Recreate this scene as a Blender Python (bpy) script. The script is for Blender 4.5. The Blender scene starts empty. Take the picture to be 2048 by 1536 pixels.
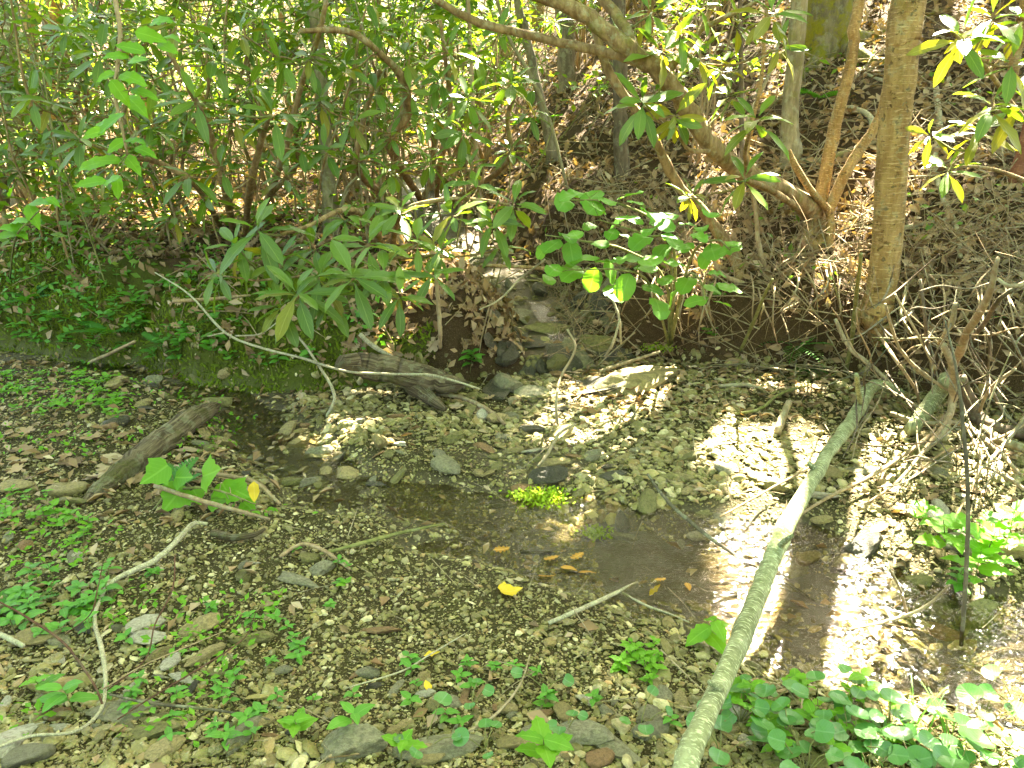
import bpy, math, random
import numpy as np
from mathutils import Vector, Matrix, Quaternion
random.seed(7); RNG = np.random.default_rng(11)
C = bpy.context.scene.collection
sc = bpy.context.scene
# ------------------------------------------------------------------ camera, sky, sun, exposure
CAMZ, PITCH, F = 1.55, math.radians(18), 1547.0          # F in photo pixels (2048 wide)
cam = bpy.data.cameras.new('camera'); camo = bpy.data.objects.new('camera', cam); C.objects.link(camo)
camo.location = (0, 0, CAMZ); camo.rotation_euler = (math.radians(90) - PITCH, 0, 0)
cam.sensor_width = 36; cam.lens = 36 * F / 2048; cam.clip_start = 0.05; cam.clip_end = 600
sc.camera = camo
SUN_EL, SUN_AZ = math.radians(50), math.radians(26)      # azimuth measured from +Y towards +X
SUN = Vector((math.sin(SUN_AZ) * math.cos(SUN_EL), math.cos(SUN_AZ) * math.cos(SUN_EL), math.sin(SUN_EL)))
w = bpy.data.worlds.new('World'); sc.world = w; w.use_nodes = True
nt = w.node_tree; bg = nt.nodes['Background']
sky = nt.nodes.new('ShaderNodeTexSky'); sky.sky_type = 'NISHITA'; sky.sun_disc = False
sky.sun_elevation = SUN_EL; sky.sun_rotation = SUN_AZ; sky.air_density = 1.0; sky.dust_density = 4.0; sky.ozone_density = 0.6
nt.links.new(sky.outputs[0], bg.inputs[0]); bg.inputs[1].default_value = 0.055
sl = bpy.data.lights.new('sun', 'SUN'); so = bpy.data.objects.new('sun', sl); C.objects.link(so)
sl.energy = 5.0; sl.angle = math.radians(0.53); sl.color = (1.0, 0.96, 0.90)
so.rotation_euler = (-SUN).to_track_quat('-Z', 'Y').to_euler(); so.location = SUN * 60
sc.view_settings.view_transform = 'Standard'; sc.view_settings.look = 'None'; sc.view_settings.gamma = 1
sc.view_settings.exposure = 4.7
sc.view_settings.use_white_balance = True; sc.view_settings.white_balance_temperature = 7700; sc.view_settings.white_balance_tint = 4   # the phone's shade white balance
sc.cycles.use_denoising = True
sc.cycles.max_bounces = 7; sc.cycles.diffuse_bounces = 4; sc.cycles.glossy_bounces = 2
sc.cycles.transmission_bounces = 4; sc.cycles.transparent_max_bounces = 8
sc.cycles.sample_clamp_indirect = 6.0

# ------------------------------------------------------------------ terrain
def lerp(a, b, t): return a + (b - a) * t
def sstep(a, b, x):
    t = np.clip((np.asarray(x, float) - a) / (b - a), 0, 1); return t * t * (3 - 2 * t)
_perm = np.random.default_rng(5).random((256, 256))
def vnoise(x, y):
    x = np.asarray(x, float); y = np.asarray(y, float)
    xi = np.floor(x).astype(int); yi = np.floor(y).astype(int); fx = x - xi; fy = y - yi
    fx = fx * fx * (3 - 2 * fx); fy = fy * fy * (3 - 2 * fy)
    g = lambda i, j: _perm[i & 255, j & 255]
    return (g(xi, yi) * (1 - fx) + g(xi + 1, yi) * fx) * (1 - fy) + (g(xi, yi + 1) * (1 - fx) + g(xi + 1, yi + 1) * fx) * fy - .5
def fbm(x, y, f, o=3):
    r = 0; a = 1.0
    for k in range(o):
        r = r + a * vnoise(x * f + 17.3 * k, y * f + 9.1 * k); f *= 2.1; a *= .5
    return r
def ray(u, v):
    a = (u - 1024) / F; b = (768 - v) / F
    return Vector((a, math.cos(PITCH) + b * math.sin(PITCH), -math.sin(PITCH) + b * math.cos(PITCH)))
def P(u, v, Y):                                            # the point seen at (u, v) that is Y metres ahead
    d = ray(u, v); return Vector((0, 0, CAMZ)) + d * (Y / d.y)
def flat(u, v, z=0.0):
    d = ray(u, v); t = (z - CAMZ) / d.z; return (d.x * t, d.y * t)
BX = [-30, -12, -6, -3.93, -1.89, -.39, .1, .9, 1.62, 2.35, 2.95, 4.5, 8, 30]
BY = [12, 8.6, 6.7, 5.74, 4.92, 4.62, 4.95, 5.35, 5.03, 4.80, 4.1, 3.1, 2.0, -4]
LS = [-9, 0, .06, .22, .6, 1.2, 2.5, 5, 10, 20, 40, 120]
LZ = [0, 0, .19, .40, .55, .68, .82, 1.2, 2.5, 6, 14, 44]
RS = [-9, 0, .05, .14, .32, .8, 1.5, 3, 6, 12, 25, 120]
RZ = [0, 0, .10, .42, .58, .78, 1.05, 1.7, 3.1, 6.2, 12.5, 52]
STREAM = [(-300, 665, .32), (0, 708, .27), (250, 752, .2), (470, 812, .2), (570, 900, .22), (690, 985, .27), (860, 1012, .28), (1050, 1050, .29),
          (1210, 1095, .36), (1400, 1145, .39), (1600, 1200, .38), (1790, 1285, .36), (2000, 1345, .36), (2350, 1450, .4)]
ST = np.array([(*flat(u, v, -.07), r) for u, v, r in STREAM])
TR = np.array([(.12, 3.55, .10), (.22, 3.95, .11), (.34, 4.35, .13), (.38, 4.8, .14), (.33, 5.4, .15), (.2, 6.0, .16), (-.1, 6.7, .16), (-.6, 7.6, .15), (-1.1, 9, .15)])
def pathdist(x, y, pts):
    """distance to a polyline and the interpolated third column there"""
    best = np.full(np.shape(x), 1e9); rr = np.zeros(np.shape(x)); yy = np.zeros(np.shape(x))
    for i in range(len(pts) - 1):
        ax, ay, ar = pts[i]; bx, by, br = pts[i + 1]; dx, dy = bx - ax, by - ay
        t = np.clip(((x - ax) * dx + (y - ay) * dy) / (dx * dx + dy * dy), 0, 1)
        d = np.hypot(x - ax - t * dx, y - ay - t * dy); m = d < best
        best = np.where(m, d, best); rr = np.where(m, ar + (br - ar) * t, rr); yy = np.where(m, ay + dy * t, yy)
    return best, rr, yy
def sbank(x, y): return (y - np.interp(x, BX, BY) + .26 * fbm(x, y, 1.5, 3)) * .9
def side(x, y):
    xg = np.interp(y, [4, 6, 9, 15, 40], [.45, .35, .3, .6, 2]); wd = .6 + .32 * np.maximum(y - 5, 0)
    return sstep(-.5, .5, (x - xg) / wd)
WATER_Z = -.048
HOL = [(-1.55, 5.3, .28, .3), (-2.6, 5.55, .22, .24), (-3.4, 5.9, .25, .26), (-.75, 5.0, .2, .2)]
def H(x, y):
    x = np.asarray(x, float); y = np.asarray(y, float)
    s = sbank(x, y); k = side(x, y)
    z = np.interp(s, LS, LZ) * (1 - k) + np.interp(s, RS, RZ) * k
    up = sstep(0, .5, s)
    z = z + up * (.16 * fbm(x, y, .55, 3) + .05 * fbm(x + 40, y, 2.4, 2) * sstep(0, .3, s)) + .16 * fbm(x + 11, y + 5, 3.1, 3) * sstep(0, .15, s) * sstep(1.8, .7, s)
    z = z + (1 - up) * (.05 * fbm(x, y, .8, 2) + .018 * fbm(x, y, 4.5, 3) + .05 * sstep(2.3, 1.5, y))
    for hx, hy, hr, hd in HOL: z = z - hd * np.exp(-((x - hx) / hr) ** 2 - ((y - hy) / (hr * .6)) ** 2) * up
    d, r, yy = pathdist(x, y, TR)                        # the side rill in its gully
    fl = np.interp(yy, [3.5, 4.3, 4.8, 5.4, 6, 6.7, 7.6, 9], [-.07, -.01, .04, .13, .27, .42, .6, 1.0]) + .03 * fbm(x, y, 3, 2)
    m = sstep(.66, .2, d / (1 + .25 * sstep(5, 7, yy))) * sstep(9.2, 7.8, y) * sstep(3.4, 4.2, y)
    z = np.where(z > fl, lerp(z, fl, m), z)
    d, r, yy = pathdist(x, y, ST)                        # the stream bed
    m = sstep(1.5, .5, d / r + .75 * fbm(x, y, 2.6, 3))
    z = z - m * (.112 - .042 * sstep(.5, -.15, x) + .045 * fbm(x, y, 3.4, 3)) * sstep(.4, .1, z)
    return z
_T = np.concatenate([np.linspace(1.2, 12, 1400), np.linspace(12, 80, 900)])
def G(u, v, dz=0.0):                                       # where the ray through (u, v) meets the ground
    d = ray(u, v); x = d.x * _T; y = d.y * _T; z = CAMZ + d.z * _T
    hit = np.nonzero(z < H(x, y))[0]; i = hit[0] if len(hit) else len(_T) - 1
    return Vector((x[i], y[i], float(H(x[i], y[i])) + dz))
def hz(x, y): return float(H(x, y))
SA = Vector((math.cos(SUN_AZ), -math.sin(SUN_AZ), 0)); SB = SUN.cross(SA).normalized()

# ------------------------------------------------------------------ materials
MATS = {}
class N:
    """a small node-graph helper"""
    def __init__(s, name):
        s.m = bpy.data.materials.new(name); s.m.use_nodes = True; s.t = s.m.node_tree; s.t.nodes.clear()
        s.out = s.n('OutputMaterial'); MATS[name] = s.m
    def n(s, t, **kw):
        x = s.t.nodes.new('ShaderNode' + t)
        for k, v in kw.items(): setattr(x, k, v)
        return x
    def put(s, sock, v):
        if hasattr(v, 'is_output') or isinstance(v, bpy.types.NodeSocket): s.t.links.new(v, sock)
        elif isinstance(v, (tuple, list)): sock.default_value = tuple(v) + ((1,) if len(v) == 3 and sock.type == 'RGBA' else ())
        else: sock.default_value = v
    def noise(s, vec, scale, detail=4, rough=.6, out=0):
        x = s.n('TexNoise'); s.put(x.inputs['Vector'], vec); s.put(x.inputs['Scale'], scale); x.inputs['Detail'].default_value = detail
        x.inputs['Roughness'].default_value = rough; return x.outputs[out]
    def math(s, op, a, b=0.0, clamp=False):
        x = s.n('Math', operation=op, use_clamp=clamp); s.put(x.inputs[0], a); s.put(x.inputs[1], b); return x.outputs[0]
    def mix(s, f, a, b, blend='MIX'):
        x = s.n('Mix', data_type='RGBA', blend_type=blend); s.put(x.inputs[0], f); s.put(x.inputs[6], a); s.put(x.inputs[7], b); return x.outputs[2]
    def ramp(s, f, stops, interp='LINEAR'):
        x = s.n('ValToRGB'); e = x.color_ramp; e.interpolation = interp
        while len(e.elements) < len(stops): e.elements.new(.5)
        for el, (p, c) in zip(e.elements, stops): el.position = p; el.color = (*c, 1) if not isinstance(c, float) else (c, c, c, 1)
        s.put(x.inputs[0], f); return x.outputs[0]
    def scale(s, vec, sc3):
        x = s.n('Mapping'); s.put(x.inputs[0], vec); x.inputs['Scale'].default_value = sc3; return x.outputs[0]
    def step(s, v, a, b):
        x = s.n('MapRange', interpolation_type='SMOOTHSTEP'); s.put(x.inputs[0], v); x.inputs[1].default_value = a; x.inputs[2].default_value = b; return x.outputs[0]
    def bump(s, h, strength=.4, dist=.01):
        x = s.n('Bump'); x.inputs['Strength'].default_value = strength; x.inputs['Distance'].default_value = dist; s.put(x.inputs['Height'], h); return x.outputs[0]
    def bsdf(s, col, rough=.7, spec=.3, normal=None, **kw):
        x = s.n('BsdfPrincipled'); s.put(x.inputs['Base Color'], col); s.put(x.inputs['Roughness'], rough); s.put(x.inputs['Specular IOR Level'], spec)
        if normal is not None: s.put(x.inputs['Normal'], normal)
        return x.outputs[0]
    def end(s, shader): s.put(s.out.inputs[0], shader); return s.m
    def obj(s): return s.n('TexCoord').outputs['Object']
    def geo(s): return s.n('NewGeometry')
    def rnd(s):
        a = s.n('ObjectInfo').outputs['Random']; b = s.geo().outputs['Random Per Island']
        return s.math('FRACT', s.math('ADD', a, b))
def leaf_mat(name, cols, trans=.4, rough=.45, spec=.4, vein=(.5, .6, .3), tcol=1.6, veinw=.05, blotch=.25):
    g = N(name); r = g.rnd(); n = len(cols)
    col = g.ramp(r, [(i / max(1, n - 1), c) for i, c in enumerate(cols)])
    geo = g.geo()
    nz = g.noise(geo.outputs['Position'], 35, 3)
    col = g.mix(g.math('MULTIPLY', nz, blotch), col, (cols[0][0] * .55, cols[0][1] * .6, cols[0][2] * .5))
    col = g.mix(g.math('MULTIPLY', g.step(g.noise(geo.outputs['Position'], 70, 2), .70, .76), .6), col, (.16, .10, .03))
    uv = g.n('UVMap').outputs[0]; sp = g.n('SeparateXYZ'); g.put(sp.inputs[0], uv)
    ax = g.math('ABSOLUTE', g.math('SUBTRACT', sp.outputs[0], .5))
    mid = g.step(ax, veinw, veinw * .3)
    lat = g.math('FRACT', g.math('ADD', g.math('MULTIPLY', sp.outputs[1], 7), g.math('MULTIPLY', ax, -5)))
    lat = g.math('MULTIPLY', g.step(g.math('ABSOLUTE', g.math('SUBTRACT', lat, .5)), .1, .02), .35)
    vm = g.math('MAXIMUM', mid, lat)
    col = g.mix(g.math('MULTIPLY', vm, .55), col, vein)
    nrm = g.bump(g.math('ADD', g.math('MULTIPLY', vm, -.6), g.math('MULTIPLY', nz, .5)), .3, .004)
    b = g.bsdf(col, rough, spec, nrm)
    t = g.n('BsdfTranslucent'); g.put(t.inputs[0], g.mix(1.0, col, (tcol * 1.05, tcol, tcol * .35), 'MULTIPLY'))
    m = g.n('MixShader'); m.inputs[0].default_value = trans; g.put(m.inputs[1], b); g.put(m.inputs[2], t.outputs[0])
    return g.end(m.outputs[0])
leaf_mat('rhododendron_leaf', [(.065, .13, .018), (.09, .17, .022), (.12, .21, .024), (.075, .15, .026), (.17, .25, .03)], .42, .36, .45, (.18, .27, .07))
leaf_mat('rhododendron_old_leaf', [(.16, .17, .02), (.22, .20, .02), (.12, .16, .02)], .4, .4, .4, (.3, .3, .08))
leaf_mat('soft_leaf', [(.10, .25, .03), (.13, .30, .035), (.08, .21, .03)], .42, .5, .35, (.16, .33, .08))
leaf_mat('lime_leaf', [(.12, .30, .02), (.15, .34, .025), (.09, .25, .02)], .45, .5, .3, (.2, .4, .06))
leaf_mat('violet_leaf', [(.05, .17, .038), (.08, .22, .045), (.055, .15, .04)], .3, .32, .5, (.13, .27, .11))
leaf_mat('herb_leaf', [(.08, .25, .03), (.11, .30, .035), (.07, .20, .03)], .4, .5, .35, (.15, .33, .07))
leaf_mat('fern_leaf', [(.05, .17, .025), (.07, .21, .03)], .4, .55, .3, (.1, .25, .05))
leaf_mat('understory_leaf', [(.09, .18, .018), (.13, .24, .022), (.07, .15, .025), (.19, .27, .022)], .42, .45, .4, (.15, .27, .06))
leaf_mat('canopy_leaf', [(.09, .19, .02), (.12, .23, .02), (.10, .20, .03)], .6, .5, .3, (.1, .2, .05))
leaf_mat('dead_leaf', [(.29, .185, .10), (.16, .095, .05), (.42, .29, .17), (.23, .14, .075), (.36, .25, .15), (.10, .06, .035), (.54, .42, .29), (.27, .19, .11)], .15, .8, .1, (.28, .19, .12), 1.0, .03, .4)
leaf_mat('yellow_leaf', [(.62, .42, .03), (.68, .48, .04)], .3, .5, .3, (.7, .5, .1), 1.0)
leaf_mat('orange_leaf', [(.36, .17, .02), (.42, .22, .03)], .2, .45, .4, (.6, .33, .08), 1.0)
leaf_mat('moss', [(.11, .15, .015), (.15, .20, .02), (.075, .10, .012)], .25, .8, .1, (.1, .14, .02), 1.0)
leaf_mat('bright_moss', [(.24, .36, .02), (.32, .44, .03), (.20, .30, .02)], .3, .6, .2, (.3, .4, .05), 1.0)

def bark_mat(name, c1, c2, moss=0.0, bands=0.0, lichen=0.0, bump=.6, scale=1.0, mosscol=(.12, .15, .012), rough=.85, flake=0.0, grain=False, spots=0.0):
    g = N(name); o = g.obj()
    st = g.scale(g.n('UVMap').outputs[0], (16, 4, 1)) if grain else g.scale(o, (22 * scale, 22 * scale, 5 * scale))
    n1 = g.noise(st, 1, 6, .65); n2 = g.noise(o, 4 * scale, 3); n3 = g.noise(o, 60, 4)
    col = g.mix(g.step(n1, .35, .68), c1, c2)
    col = g.mix(g.math('MULTIPLY', g.step(n2, .4, .7), .45), col, tuple(x * .55 for x in c1))
    h = g.math('ADD', n1, g.math('MULTIPLY', n3, .35))
    if bands:
        uv = g.n('UVMap').outputs[0]
        bm = g.scale(uv, (4, 110 * scale, 1)); bn = g.noise(bm, 1, 3, .6)
        bl = g.math('MULTIPLY', g.step(bn, .52, .62), bands)
        col = g.mix(bl, col, tuple(min(.9, x * 1.7 + .08) for x in c2)); h = g.math('ADD', h, g.math('MULTIPLY', bl, .5))
    if flake:
        uv = g.n('UVMap').outputs[0]
        fl = g.step(g.noise(g.scale(uv, (7, 34 * scale, 1)), 1, 5, .75), .60, .66)
        col = g.mix(g.math('MULTIPLY', fl, flake), col, tuple(x * .35 for x in c1)); h = g.math('SUBTRACT', h, g.math('MULTIPLY', fl, .5))
    if spots:
        sm = g.math('MULTIPLY', g.step(g.noise(o, 26, 3, .6), .60, .68), spots); col = g.mix(sm, col, tuple(x * .3 for x in c1)); h = g.math('SUBTRACT', h, g.math('MULTIPLY', sm, .6))
    if lichen:
        l = g.math('MULTIPLY', g.step(g.noise(o, 13, 4, .7), .53, .62), lichen)
        col = g.mix(l, col, (.33, .35, .22))
    if moss:
        mk = g.math('MULTIPLY', g.step(g.noise(o, 5.5, 5, .75), .62 - .28 * moss, .74 - .2 * moss), min(1, moss * 1.3))
        mc = g.mix(n3, tuple(x * .5 for x in mosscol), mosscol)
        col = g.mix(mk, col, mc); h = g.math('ADD', h, g.math('MULTIPLY', g.math('MULTIPLY', mk, n3), .8))
    return g.end(g.bsdf(col, rough, .12, g.bump(h, bump, .02)))
bark_mat('bark_brown', (.22, .125, .045), (.35, .23, .095), 0.22, .35, .25, .9, .9, (.22, .18, .03), flake=.6, spots=.75)
bark_mat('bark_mossy', (.10, .085, .05), (.23, .19, .11), .75, 0, .25, .8, .6, (.24, .22, .02))
bark_mat('bark_lichen', (.15, .125, .07), (.30, .25, .15), .4, 0, .35, .6, 1.0, (.20, .19, .03))
bark_mat('bark_grey', (.11, .09, .06), (.23, .19, .13), .25, 0, .35, .7, .8, (.14, .15, .03))
bark_mat('bark_dark', (.07, .052, .035), (.16, .12, .08), .25, 0, .2, .7, 1.0)
bark_mat('bark_red', (.13, .05, .03), (.25, .11, .06), .05, .2, .1, .6, 1.0)
bark_mat('rhododendron_bark', (.15, .092, .042), (.32, .22, .105), .42, 0, .35, .7, 1.4, (.2, .18, .03))
bark_mat('stem_tan', (.22, .15, .08), (.34, .25, .15), .12, 0, .3, .4, 2.0)
bark_mat('stem_pale', (.22, .195, .12), (.36, .325, .21), .12, .4, .5, .3, 2.0)
bark_mat('stem_green', (.12, .125, .04), (.20, .19, .07), .1, 0, .2, .3, 2.0)
bark_mat('stem_red', (.07, .035, .022), (.13, .065, .04), 0, 0, .1, .3, 2.0)
bark_mat('birch_bark', (.12, .13, .06), (.24, .26, .14), .3, .6, .2, .4, 1.0, (.12, .14, .03))
bark_mat('rotten_wood', (.06, .042, .024), (.25, .195, .115), .4, 0, .25, 1.0, .9, (.11, .12, .02), .9, grain=True)
bark_mat('driftwood', (.20, .155, .09), (.36, .29, .18), .08, 0, .3, .5, 1.6)
bark_mat('dark_stem', (.07, .06, .04), (.14, .12, .08), .2, 0, .3, .4, 2.0)

def stone_mat(name, cols, rough=.6, wet=0.0):
    g = N(name); o = g.obj(); r = g.rnd()
    n1 = g.noise(o, 9, 6, .7); n2 = g.noise(o, 45, 4, .7)
    base = g.ramp(r, [(i / max(1, len(cols) - 1), c) for i, c in enumerate(cols)])
    col = g.mix(g.math('MULTIPLY', g.step(n1, .4, .62), .7), base, tuple(x * .45 for x in cols[0]))
    col = g.mix(g.math('MULTIPLY', g.step(n2, .5, .75), .4), col, (.42, .38, .27))
    st = g.noise(g.scale(o, (3, 3, 30)), 1.5, 3)
    col = g.mix(g.math('MULTIPLY', g.step(st, .5, .7), .3), col, tuple(x * .6 for x in cols[-1]))
    up = g.n('SeparateXYZ'); g.put(up.inputs[0], g.geo().outputs['Normal'])
    mk = g.math('MULTIPLY', g.step(g.noise(o, 14, 4, .7), .55, .66), g.step(up.outputs[2], .1, .9))
    col = g.mix(g.math('MULTIPLY', mk, .35), col, (.12, .115, .025))
    return g.end(g.bsdf(col, rough, .2, g.bump(g.math('ADD', n1, g.math('MULTIPLY', n2, .7)), .9, .012)))
stone_mat('stone_tan', [(.31, .24, .10), (.38, .29, .13), (.26, .20, .08)])
stone_mat('stone_grey', [(.20, .18, .10), (.27, .245, .15), (.15, .135, .08)])
stone_mat('stone_olive', [(.18, .16, .055), (.23, .20, .07), (.13, .12, .04)])
stone_mat('stone_rust', [(.25, .14, .06), (.31, .18, .08)])
stone_mat('stone_dark', [(.055, .047, .03), (.09, .078, .05)], .4)
stone_mat('stone_pale', [(.42, .37, .26), (.48, .44, .34)])
stone_mat('gravel', [(.25, .205, .07), (.125, .105, .033), (.39, .32, .13), (.06, .048, .02), (.22, .19, .07), (.30, .19, .075), (.09, .072, .03), (.58, .49, .27), (.17, .15, .05), (.27, .23, .085)], .5)

def ground_mat():
    g = N('ground'); p = g.geo().outputs['Position']
    at = g.n('VertexColor', layer_name='zone'); sp = g.n('SeparateColor'); g.put(sp.inputs[0], at.outputs[0])
    litter, moss, wet = sp.outputs[0], sp.outputs[1], sp.outputs[2]
    n1 = g.noise(p, 3, 5); n2 = g.noise(p, 40, 6, .7); n3 = g.noise(p, 160, 4, .7)
    vo = g.n('TexVoronoi'); g.put(vo.inputs['Vector'], p); vo.inputs['Scale'].default_value = 70
    grav = g.mix(n2, (.022, .017, .007), (.085, .067, .026)); grav = g.mix(g.math('MULTIPLY', g.step(n3, .56, .68), .7), grav, (.34, .28, .14))
    grav = g.mix(g.math('MULTIPLY', g.step(n1, .45, .65), .4), grav, (.06, .062, .012))
    grav = g.mix(g.math('MULTIPLY', vo.outputs['Distance'], .5), grav, (.035, .028, .012))
    dirt = g.mix(n2, (.028, .017, .008), (.09, .055, .026)); dirt = g.mix(g.math('MULTIPLY', g.step(n3, .5, .7), .5), dirt, (.20, .14, .085))
    col = g.mix(litter, grav, dirt)
    mo = g.mix(n2, (.04, .048, .01), (.10, .115, .02))
    mm = g.math('MULTIPLY', g.step(g.math('ADD', moss, g.math('ADD', g.math('MULTIPLY', g.math('SUBTRACT', n1, .5), 1.3), g.math('MULTIPLY', g.math('SUBTRACT', n2, .5), .9))), .35, .6), 1.0)
    col = g.mix(mm, col, mo)
    col = g.mix(g.math('MULTIPLY', wet, .5), col, (.12, .09, .042))
    ro = g.math('SUBTRACT', .85, g.math('MULTIPLY', wet, .5))
    return g.end(g.bsdf(col, ro, g.math('ADD', .08, g.math('MULTIPLY', wet, .3)), g.bump(g.math('ADD', g.math('ADD', n2, g.math('MULTIPLY', n3, .5)), g.math('MULTIPLY', vo.outputs['Distance'], .4)), .8, .02)))
ground_mat()
def water_mat():
    g = N('water'); p = g.geo().outputs['Position']
    h = g.math('ADD', g.noise(g.scale(p, (1, 1.6, 1)), 22, 3, .55), g.math('MULTIPLY', g.noise(p, 7, 2), 1.2))
    nrm = g.bump(h, .7, .014)
    fr = g.n('Fresnel'); fr.inputs[0].default_value = 1.42; g.put(fr.inputs[1], nrm)
    tr = g.n('BsdfTransparent'); tr.inputs[0].default_value = (.93, .90, .78, 1)
    gl = g.n('BsdfGlossy'); gl.inputs['Roughness'].default_value = .06; g.put(gl.inputs['Normal'], nrm)
    m = g.n('MixShader'); g.put(m.inputs[0], fr.outputs[0]); g.put(m.inputs[1], tr.outputs[0]); g.put(m.inputs[2], gl.outputs[0])
    return g.end(m.outputs[0])
water_mat()

# ------------------------------------------------------------------ mesh helpers
def mesh_np(name, V, faces, mat, uv=None, smooth=True):
    """faces: (n,3) or (n,4) int array or list of such"""
    fl = faces if isinstance(faces, list) else [faces]
    fl = [np.asarray(f, np.int32) for f in fl if len(f)]
    me = bpy.data.meshes.new(name); V = np.asarray(V, np.float32)
    nl = sum(f.size for f in fl); nf = sum(len(f) for f in fl)
    me.vertices.add(len(V)); me.vertices.foreach_set('co', V.ravel()); me.loops.add(nl); me.polygons.add(nf)
    li = np.concatenate([f.ravel() for f in fl]); tot = np.concatenate([np.full(len(f), f.shape[1], np.int32) for f in fl])
    me.loops.foreach_set('vertex_index', li); st = np.zeros(nf, np.int32); st[1:] = np.cumsum(tot)[:-1]
    me.polygons.foreach_set('loop_start', st)
    if uv is not None:
        l = me.uv_layers.new(name='UVMap'); l.data.foreach_set('uv', np.asarray(uv, np.float32)[li].ravel())
    me.polygons.foreach_set('use_smooth', np.full(nf, smooth)); me.materials.append(MATS[mat] if isinstance(mat, str) else mat)
    me.update(calc_edges=True); me.validate(); return me
def link(name, me, parent=None, loc=None, mw=None):
    o = bpy.data.objects.new(name, me); C.objects.link(o)
    if parent: o.parent = parent
    if mw is not None: o.matrix_local = mw
    elif loc is not None: o.location = loc
    return o
def tag(o, label=None, cat=None, group=None, kind=None):
    if label: o['label'] = label
    if cat: o['category'] = cat
    if group: o['group'] = group
    if kind: o['kind'] = kind
    return o
def thing(name, loc, label, cat, group=None):
    o = bpy.data.objects.new(name, None); C.objects.link(o); o.location = loc; o.empty_display_size = .1
    return tag(o, label, cat, group)
def spline(pts, sub=6):
    """Catmull-Rom through the points (each any length tuple)"""
    p = np.array([tuple(q) for q in pts], float)
    if len(p) < 3 or sub < 2: return p
    q = np.vstack([2 * p[0] - p[1], p, 2 * p[-1] - p[-2]]); out = []
    for i in range(len(p) - 1):
        a, b, c, d = q[i:i + 4]
        for t in np.linspace(0, 1, sub, endpoint=False):
            out.append(.5 * (2 * b + (c - a) * t + (2 * a - 5 * b + 4 * c - d) * t * t + (3 * b - a - 3 * c + d) * t ** 3))
    out.append(p[-1]); return np.array(out)
def tube(pts, sides=8, sub=5, wob=.06, knob=0.0, seed=0, cap=True):
    """pts: (x, y, z, r). returns V, faces, uv"""
    p = spline(pts, sub); rg = np.random.default_rng(seed + len(p)); n = len(p)
    c = p[:, :3].copy(); r = np.maximum(p[:, 3], .0006)
    c[1:-1] += rg.normal(0, 1, (n - 2, 3)) * r[1:-1, None] * wob * 1.2
    T = np.gradient(c, axis=0); T /= np.linalg.norm(T, axis=1)[:, None] + 1e-9
    ref = np.array([0, 0, 1.]) if abs(T[0, 2]) < .9 else np.array([1., 0, 0])
    u = np.cross(T[0], ref); u /= np.linalg.norm(u); rings = []; uvs = []; L = 0
    ph = rg.random(4) * 6.28; a = np.linspace(0, 2 * np.pi, sides, endpoint=False)
    for i in range(n):
        u = u - T[i] * np.dot(u, T[i]); u /= np.linalg.norm(u) + 1e-9; v = np.cross(T[i], u)
        if i: L += np.linalg.norm(c[i] - c[i - 1])
        rr = r[i] * (1 + wob * (np.sin(2 * a + ph[0] + L * 3) + .7 * np.sin(3 * a + ph[1] - L * 5)) + rg.normal(0, wob * .5, sides) + knob * max(0, math.sin(L * 9 + ph[2])) ** 4)
        rings.append(c[i] + rr[:, None] * (np.cos(a)[:, None] * u + np.sin(a)[:, None] * v))
        uvs.append(np.stack([np.abs(a / np.pi - 1), np.full(sides, L)], 1))
    V = np.vstack(rings); UV = np.vstack(uvs); j = np.arange(sides); fs = []
    for i in range(n - 1):
        A = i * sides; fs.append(np.stack([A + j, A + (j + 1) % sides, A + sides + (j + 1) % sides, A + sides + j], 1))
    faces = [np.vstack(fs)]
    if cap:
        V = np.vstack([V, c[:1] - T[:1] * r[0] * .15, c[-1:] + T[-1:] * r[-1] * .3]); UV = np.vstack([UV, [[.5, 0]], [[.5, L]]]); k = n * sides; e = (n - 1) * sides
        faces.append(np.vstack([np.stack([np.full(sides, k), (j + 1) % sides, j], 1), np.stack([np.full(sides, k + 1), e + j, e + (j + 1) % sides], 1)]))
    return V, faces, UV
def tube_obj(name, pts, mat, parent=None, base=(0, 0, 0), **kw):
    V, f, uv = tube(pts, **kw)
    return link(name, mesh_np(name, V - np.array(base), f, mat, uv), parent)
def leaf_grid(L, W, prof, n=6, fold=.15, droop=.15, twist=0.0, curl=0.0, seed=None, tooth=0.0):
    """leaf lying along +Y from its stalk, rib at x=0. returns V, faces, uv"""
    t = np.linspace(0, 1, n + 1); rg = np.random.default_rng(seed) if seed is not None else None
    V = []; UV = []
    for i, s in enumerate(t):
        hw = max(prof(s) * W * .5, .0006 * L / .1)
        if tooth and 0 < i < n: hw *= 1 + (tooth if i % 2 else -tooth)
        z = -droop * L * s * s; tw = twist * s; wv = (rg.normal(0, .05 * W) if rg is not None else 0)
        for k in (-1, 0, 1):
            x = hw * k; zz = z + fold * abs(x) + curl * x * x / max(W, 1e-6) * 4 + (wv if k else 0)
            V.append((x * math.cos(tw) - (zz - z) * math.sin(tw), L * s * (1 - droop * droop * .6 * s), z + x * math.sin(tw) + (zz - z) * math.cos(tw))); UV.append((.5 + .5 * k, s))
    fs = []
    for i in range(n):
        a = i * 3; fs += [(a, a + 1, a + 4, a + 3), (a + 1, a + 2, a + 5, a + 4)]
    return np.array(V), np.array(fs), np.array(UV)
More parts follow.
